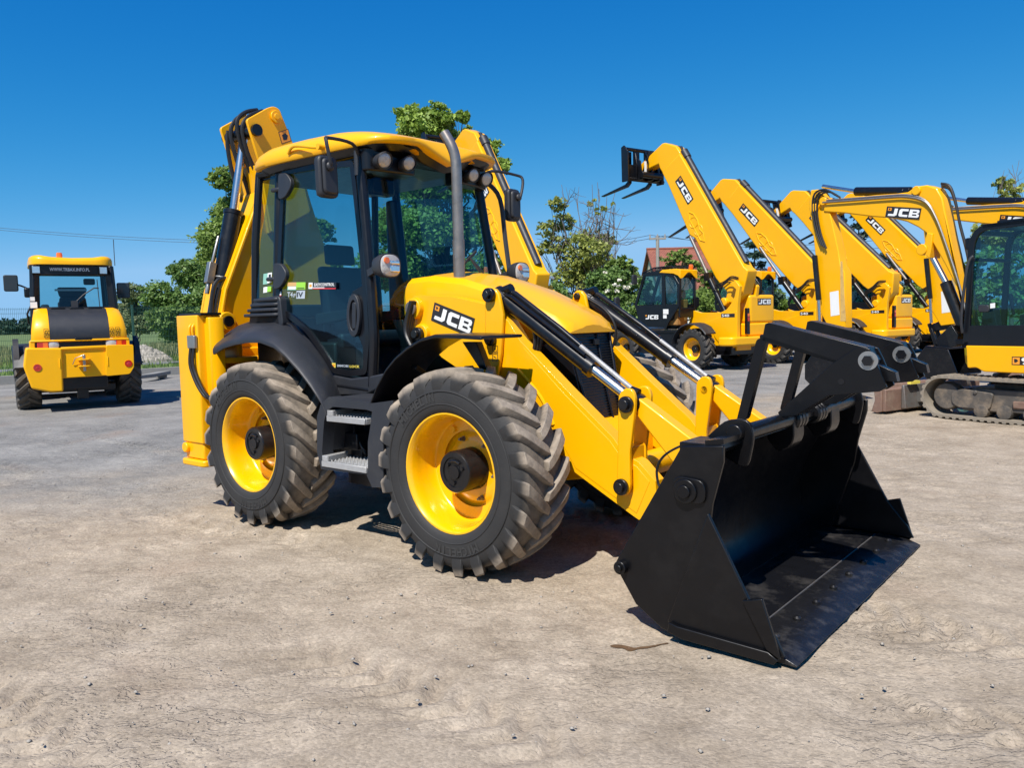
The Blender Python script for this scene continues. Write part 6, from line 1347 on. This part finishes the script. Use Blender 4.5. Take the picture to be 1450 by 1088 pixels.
tree('shrub','dense dark green bush left of the stabiliser leg, below the tall tree','bush',34,[(-14,1.423)][0],
  Z([(-14.15,3.975),(-13.43,3.511),(-14.57,2.939),(-13.8,2.321),(-12.72,2.596),(-15.02,2.049),(-14.29,1.58),(-13.09,1.461),(-11.86,1.824)],[22,26,24,32,32,24,28,30,34],34),30000,.075,'leaf_bush',seed=5,dy=1.2,tr=.07,split=.1)
tree('shrub','pale grey green willow bush behind the fence right of the wheel loader','bush',47,[(-22.28,1.217)][0],
  Z([(-22.55,3.592),(-21.84,3.699),(-21.42,2.985),(-22.78,2.685),(-22.13,2.338),(-21.32,1.986),(-23.08,1.861)],[15,15,15,18,22,18,14],47),16000,.075,'leaf_pale',seed=6,dy=1,tr=.06,split=.1)
tree('maple_tree','tall bright green maple behind the cab, its top showing above the yellow roof','tree',36,[(-2.665,1.124)][0],
  Z([(-4.326,10.61),(-4.443,9.939),(-3.654,10.04),(-3.895,10.36),(-3.472,9.855),(-2.944,10.67),(-2.78,9.901),(-2.516,10.32),(-1.911,10.62),(-1.642,10.18),(-2.254,9.643),(-4.459,9.479),(-3.219,8.926),(-0.852,9.179),(-0.494,8.43),(-0.892,7.634),(-0.0897,6.9),(-4.974,8.256),(-3.739,7.452),(-2.47,7.67),(-5.057,5.924),(-3.642,5.578),(-2.048,5.853),(-0.631,5.507),(-4.652,3.871),(-2.907,3.672),(-1.157,3.631),(-0.00842,5.022),(-5.601,4.051)],[17,18,27,16,20,16,18,14,11,11,16,16,22,16,17,18,14,24,28,28,32,32,34,28,34,38,34,18,28],36),60000,.10,'leaf_maple',seed=8,dy=1.3,tr=.17,clump=.5,per=34,shell=.3)
tree('sparse_tree','half bare tree with dead twigs above its crown, right of the far cab mirror','tree',36,[(3.619,1.454)][0],
  Z([(2.182,6.628),(2.55,5.995),(1.752,5.701),(2.15,4.971),(3.007,4.951),(1.415,4.768),(3.87,5.338),(4.502,5.135),(3.731,4.525),(2.991,4.007),(4.103,3.886),(2.504,3.481),(3.615,3.265),(3.766,6.809),(4.075,6.334),(4.712,6.569)],[12,15,14,16,18,10,14,13,22,24,22,18,24,6,7,6],36),8500,.085,'leaf_olive','bark_grey',seed=11,dy=1.2,tr=.13,bare=[(p,36/1121*34) for p in [(2.42,7.556),(3.046,7.231),(3.777,7.524),(4.401,6.95),(5.247,6.307),(4.848,7.313),(4.096,7.734)]],clump=.42,per=16,split=.3)
tree('elder_bush','flowering elder bush with cream blossom between the sparse tree and the telehandler cab','bush',30,[(3.917,1.057)][0],
  Z([(3.464,2.976),(4.157,3.118),(4.735,2.577),(3.72,2.257),(4.462,1.948),(5.26,1.823),(3.133,2.138),(1.538,2.309),(2.329,1.892)],[20,20,20,26,28,26,22,26,26],30),22000,.07,'leaf_bush',seed=13,dy=1,tr=.06,split=.1)
o=[q for q in COL.objects if q.name.startswith('elder_bush')][0]
leaves('blossom',[(q[0][0]-o.location.x,-.9,q[0][1],q[1],.4,q[1]) for q in Z([(3.362,3.242),(3.89,3.046),(4.34,2.85),(3.621,2.788),(4.07,2.593)],[8,10,9,9,9],30)],220,.05,'blossom',o,4,clump=.25,per=14)
tree('feathery_tree','small feathery tree leaning right beside the telehandler mirror','tree',33,[(4.313,1.296)][0],
  Z([(4.286,3.683),(4.697,3.846),(4.983,3.435),(5.213,3.081),(4.396,3.188)],[11,10,11,10,14],33),3200,.09,'leaf_green',seed=17,dy=.6,tr=.06,split=.3)
tree('garden_tree','leafy garden tree in front of the red tiled roof','tree',46,[(9.778,1.495)][0],
  Z([(9.395,4.947),(10.05,5.053),(10.73,4.392),(9.634,4.256),(11.34,3.812),(11.95,3.474),(8.9,4.153),(11.66,2.468),(10.72,2.287),(12.56,2.243)],[12,11,13,14,14,14,9,22,26,20],46),13000,.09,'leaf_green',seed=19,dy=1,tr=.1)
def spruce(label,px,top,Y,h,rad,mat,seed,n=15000,cat='spruce'):
    o=empty('spruce_tree',(px,Y,0));tag(o,label,cat,'spruces behind the parked machines')
    r=np.random.default_rng(seed);bl=[]
    nl=int(h*2.1)
    for i in range(nl):
        t=i/(nl-1);z=h*(.06+.92*t);R_=rad*(1-t)**.85+.08
        for j in range(max(3,int(8*(1-t)+2))):
            a=r.uniform(0,6.28);d=R_*r.uniform(.45,.95);bl.append((d*math.cos(a),d*math.sin(a),z-.25*d,.34+.2*R_,.34+.2*R_,.17))
    leaves('crown',bl,n,.13,mat,o,seed,clump=.6,per=12,flat=.4,hang=.5,aspect=.32,shell=.1)
    b=MB();limb(b,(0,0,-.1),(0,0,h*.97),.14,.02,seed,.01,8);b.build('trunk','bark',o)
for lab,px,Y,h,rd,mt,sd in (('bluish spruce seen between the first and second telehandler booms',1068,42,5.4,1.9,'leaf_spruce',31),('dark spruce left of its twin, between excavator dipper and far telehandler boom',1213,40,6.6,2.1,'leaf_dark',33),('dark spruce right of its twin, seen below the nearer excavator boom',1262,42,6.2,2.1,'leaf_dark',35)):
    X_=[(-6.411,1.778),(6.462,1.649)];f_=(px-725)/1121.66*Y*1.004
    spruce(lab,f_,0,Y,h,rd,mt,sd)
tree('ash_tree','yellowish tree top with bare twigs above the far excavator boom at the right edge','tree',42,[(26.48,1.46)][0],
  Z([(25.72,7.796),(26.3,8.145),(26.82,7.988),(26.03,7.28),(26.8,7.153),(26.26,6.619),(25.18,5.549),(26.66,5.514)],[9,12,13,12,14,18,26,30],42),5200,.12,'leaf_olive','bark_grey',seed=41,dy=1,tr=.12,bare=[(p,42/1121*18) for p in [(26.46,9.082),(26.78,9.291),(26.02,8.803)]])
for sd,lab in ((51,'low green bush behind the telehandlers, just right of the red roof') ,(53,'low green bush behind the telehandlers, between the bluish and the dark spruces') ,(55,'low green bush behind the telehandlers, right of the dark spruces')):
    pts={51:[(14.66,2.546),(16.28,2.967),(17.43,2.251),(15.58,1.835),(18.36,1.769)],53:[(19.28,2.666),(20.43,3.006),(21.35,2.388),(19.74,1.736),(21.59,1.693)],55:[(26.66,2.721),(28.04,3.01),(29.2,2.523),(27.14,1.791),(28.99,1.748)]}[sd]
    tree('shrub',lab,'bush',52,(pts[1][0],0),Z(pts,[20,24,22,24,22],52),9000,.12,'leaf_green',seed=sd,dy=1,tr=.07,split=.1)
tree('hedge_bush','dark bush seen through the excavator cab glass','bush',36,[(21.99,1.496)][0],
  Z([(20.36,3.123),(21.62,3.567),(22.9,3.379),(21.02,2.156),(22.29,2.126),(23.57,2.413),(19.42,2.194)],[26,30,32,34,34,36,26],36),7000,.12,'leaf_green',seed=43,dy=1,tr=.07,split=.1)
b=[];r=np.random.default_rng(77)
for i in range(90):
    x=-310+2.6*i+r.uniform(-2,2);b.append((x,420+r.uniform(-12,12),2.9+r.uniform(-.6,1.1),4.5,5,4.2+r.uniform(-.5,.8)))
o=leaves('far_forest',b,30000,.9,'leaf_far',None,9,clump=.4,per=15,shell=.6);tag(o,'dark band of forest on the horizon left of the wheel loader','forest',kind='stuff')

# ------------------------------------------------------------------ house, pole, wires
hs=empty('house',(0,0,0));tag(hs,'low house with red tiled roof and cream gable behind the telehandlers','house')
hx0,hx1,hy0,hy1=9.9,14.4,52,60;rz,ez=6.1,3.2
b=MB();b.prism([(hy0+.2,0),(hy0+.2,ez+.1),((hy0+hy1)/2,rz-.12),(hy1-.2,ez+.1),(hy1-.2,0)],'x',hx0,hx1);b.build('wall','plaster',hs)
m,t_,out,N,L=nt('roof_tiles');bs=N('BsdfPrincipled',Roughness=.8);tc=N('TexCoord');br=N('TexBrick');br.inputs['Scale'].default_value=3.2;br.inputs['Color1'].default_value=(.36,.125,.075,1);br.inputs['Color2'].default_value=(.27,.085,.055,1);br.inputs['Mortar'].default_value=(.10,.04,.03,1);br.inputs['Mortar Size'].default_value=.03
sp=N('SeparateXYZ');L(tc.outputs['Object'],sp.inputs[0]);cm=N('CombineXYZ');L(sp.outputs[0],cm.inputs[0]);L(sp.outputs[2],cm.inputs[1]);L(cm.outputs[0],br.inputs['Vector']);L(br.outputs[0],bs.inputs[0]);bp=N('Bump',Strength=.5,Distance=.05);L(br.outputs['Fac'],bp.inputs['Height']);bp.invert=True;L(bp.outputs[0],bs.inputs['Normal']);L(bs.outputs[0],out.inputs[0])
ym=(hy0+hy1)/2;b=MB()
for s in (-1,1): b.loft([[(x,ym,rz+.02),(x,ym+s*(4.35),ez-.12),(x,ym+s*4.35,ez+.04),(x,ym,rz+.2)] for x in (hx0-.25,hx1+.25)])
b.tube([(hx0-.27,ym,rz+.2),(hx1+.27,ym,rz+.2)],.1,8)
rf=b.build('roof','roof_tiles',hs)
b=MB();b.box(13,13.6,ym-.3,ym+.3,rz-.4,rz+.9);b.build('chimney','tile_red',rf)
for k in range(2):
    b=MB();x=10.6+1.9*k;b.box(x,x+1.1,hy0+.14,hy0+.2,1.0,2.3);w=b.build('window','decal_white',hs);b=MB();b.box(x+.08,x+1.02,hy0+.12,hy0+.14,1.08,2.22);b.build('pane','glass_dark',w)
PX,PZ=[(8.924,6.413)][0]
b=MB();b.cyl((PX,48,-.2),(PX,48,PZ),.13,.10,12);b.box(PX-.5,PX+.5,47.9,48.1,PZ-.22,PZ-.12)
for k in (-.45,0,.45): b.cyl((PX+k,48,PZ-.12),(PX+k,48,PZ+.1),.05,.03,8)
o=b.build('utility_pole','pole_grey');tag(o,'grey utility pole with small crossarm beside the red roof','pole')
def wire(p,q,sag,label):
    b=MB();p,q=Vector(p),Vector(q);b.tube([p*(1-t)+q*t-Vector((0,0,4*sag*t*(1-t))) for t in np.linspace(0,1,14)],.014,5);o=b.build('power_line','wire_black');tag(o,label,'wire','overhead wires')
for k,(a,c) in enumerate((((PX-.45,48,PZ+.05),[(2.18,7.821)][0]),((PX+.45,48,PZ-.0),[(2.174,7.551)][0]))): wire(a,(c[0],62,c[1]),.4,('upper','lower')[k]+' thin wire running left from the utility pole past the half bare tree')
for k,(a,c) in enumerate((((PX-.4,48,PZ+.05),[(24.76,6.278)][0]),((PX+.4,48,PZ),[(24.77,5.733)][0]))): wire(a,(c[0],52,c[1]),.5,('upper','lower')[k]+' thin wire running right from the utility pole behind the telehandler booms')
for k,(y0,y1) in enumerate(((319,334),(322,337))):
    a=[(-41.1,9.732),(-41.11,9.576)][k];c=[(-15.87,7.782),(-15.88,7.573)][k];wire((a[0],60,a[1]),(c[0],60,c[1]),.3,('upper','lower')[k]+' of the two thin wires across the sky above the wheel loader')

# ------------------------------------------------------------------ light, sky, camera
Ld=(Vector((.772,-.636,0))*(-.22)+Vector((.636,.772,0))*.72+Vector((0,0,-1))).normalized()
sun=bpy.data.lights.new('sun','SUN');sun.energy=5.0;sun.angle=R(.53);sun.color=(1,.95,.87)
so=bpy.data.objects.new('sun',sun);COL.objects.link(so);so.rotation_euler=Ld.to_track_quat('-Z','Y').to_euler()
w=bpy.data.worlds.new('World');SC.world=w;w.use_nodes=True;t=w.node_tree;t.nodes.clear()
sk=t.nodes.new('ShaderNodeTexSky');sk.sky_type='NISHITA';sk.sun_disc=False
sk.sun_elevation=math.asin(-Ld.z);sk.sun_rotation=math.atan2(-Ld.x,-Ld.y);sk.altitude=300;sk.air_density=1.0;sk.dust_density=0.0;sk.ozone_density=4.0
hs_=t.nodes.new('ShaderNodeHueSaturation');hs_.inputs['Saturation'].default_value=1.0
bg=t.nodes.new('ShaderNodeBackground');bg.inputs[1].default_value=.10;ou=t.nodes.new('ShaderNodeOutputWorld')
tm=t.nodes.new('ShaderNodeMixRGB');tm.blend_type='MULTIPLY';tm.inputs[0].default_value=1;tm.inputs[2].default_value=(.70,.66,.98,1);t.links.new(sk.outputs[0],tm.inputs[1])
sc2=t.nodes.new('ShaderNodeSeparateColor');t.links.new(tm.outputs[0],sc2.inputs[0]);cc2=t.nodes.new('ShaderNodeCombineColor')
def wm(op,a,b_):
    n=t.nodes.new('ShaderNodeMath');n.operation=op;t.links.new(a,n.inputs[0])
    if isinstance(b_,float): n.inputs[1].default_value=b_
    else: t.links.new(b_,n.inputs[1])
    return n.outputs[0]
gd=wm('MINIMUM',wm('MULTIPLY',sc2.outputs[1],.1275),.56);rp=wm('MINIMUM',wm('MULTIPLY',wm('POWER',gd,3.1),1.75),gd);bl_=wm('MAXIMUM',wm('MULTIPLY',wm('POWER',gd,.40),1.12),gd)
for q_,k_ in ((rp,0),(gd,1),(bl_,2)): t.links.new(wm('MULTIPLY',q_,1/.1275),cc2.inputs[k_]);t.links.new(cc2.outputs[0],hs_.inputs['Color'])
t.links.new(hs_.outputs[0],bg.inputs[0]);t.links.new(bg.outputs[0],ou.inputs[0])
FPX,RV,UV,BV,CH=(1121.66, [0.999717, -0.00192, -0.023708], [0.023785, 0.080703, 0.996454], [-0.0, -0.996736, 0.080726], 1.5974)
cam=bpy.data.cameras.new('camera');cam.sensor_width=36;cam.sensor_fit='HORIZONTAL';cam.lens=FPX/1450*36;cam.clip_start=.05;cam.clip_end=4000
co=bpy.data.objects.new('camera',cam);COL.objects.link(co)
co.matrix_world=Matrix(((RV[0],UV[0],BV[0],0),(RV[1],UV[1],BV[1],0),(RV[2],UV[2],BV[2],CH),(0,0,0,1)))
SC.camera=co
vs=SC.view_settings;vs.view_transform='Standard';vs.look='None';vs.exposure=.35;vs.gamma=1
SC.cycles.max_bounces=8;SC.cycles.transparent_max_bounces=24;SC.cycles.caustics_reflective=False;SC.cycles.caustics_refractive=False
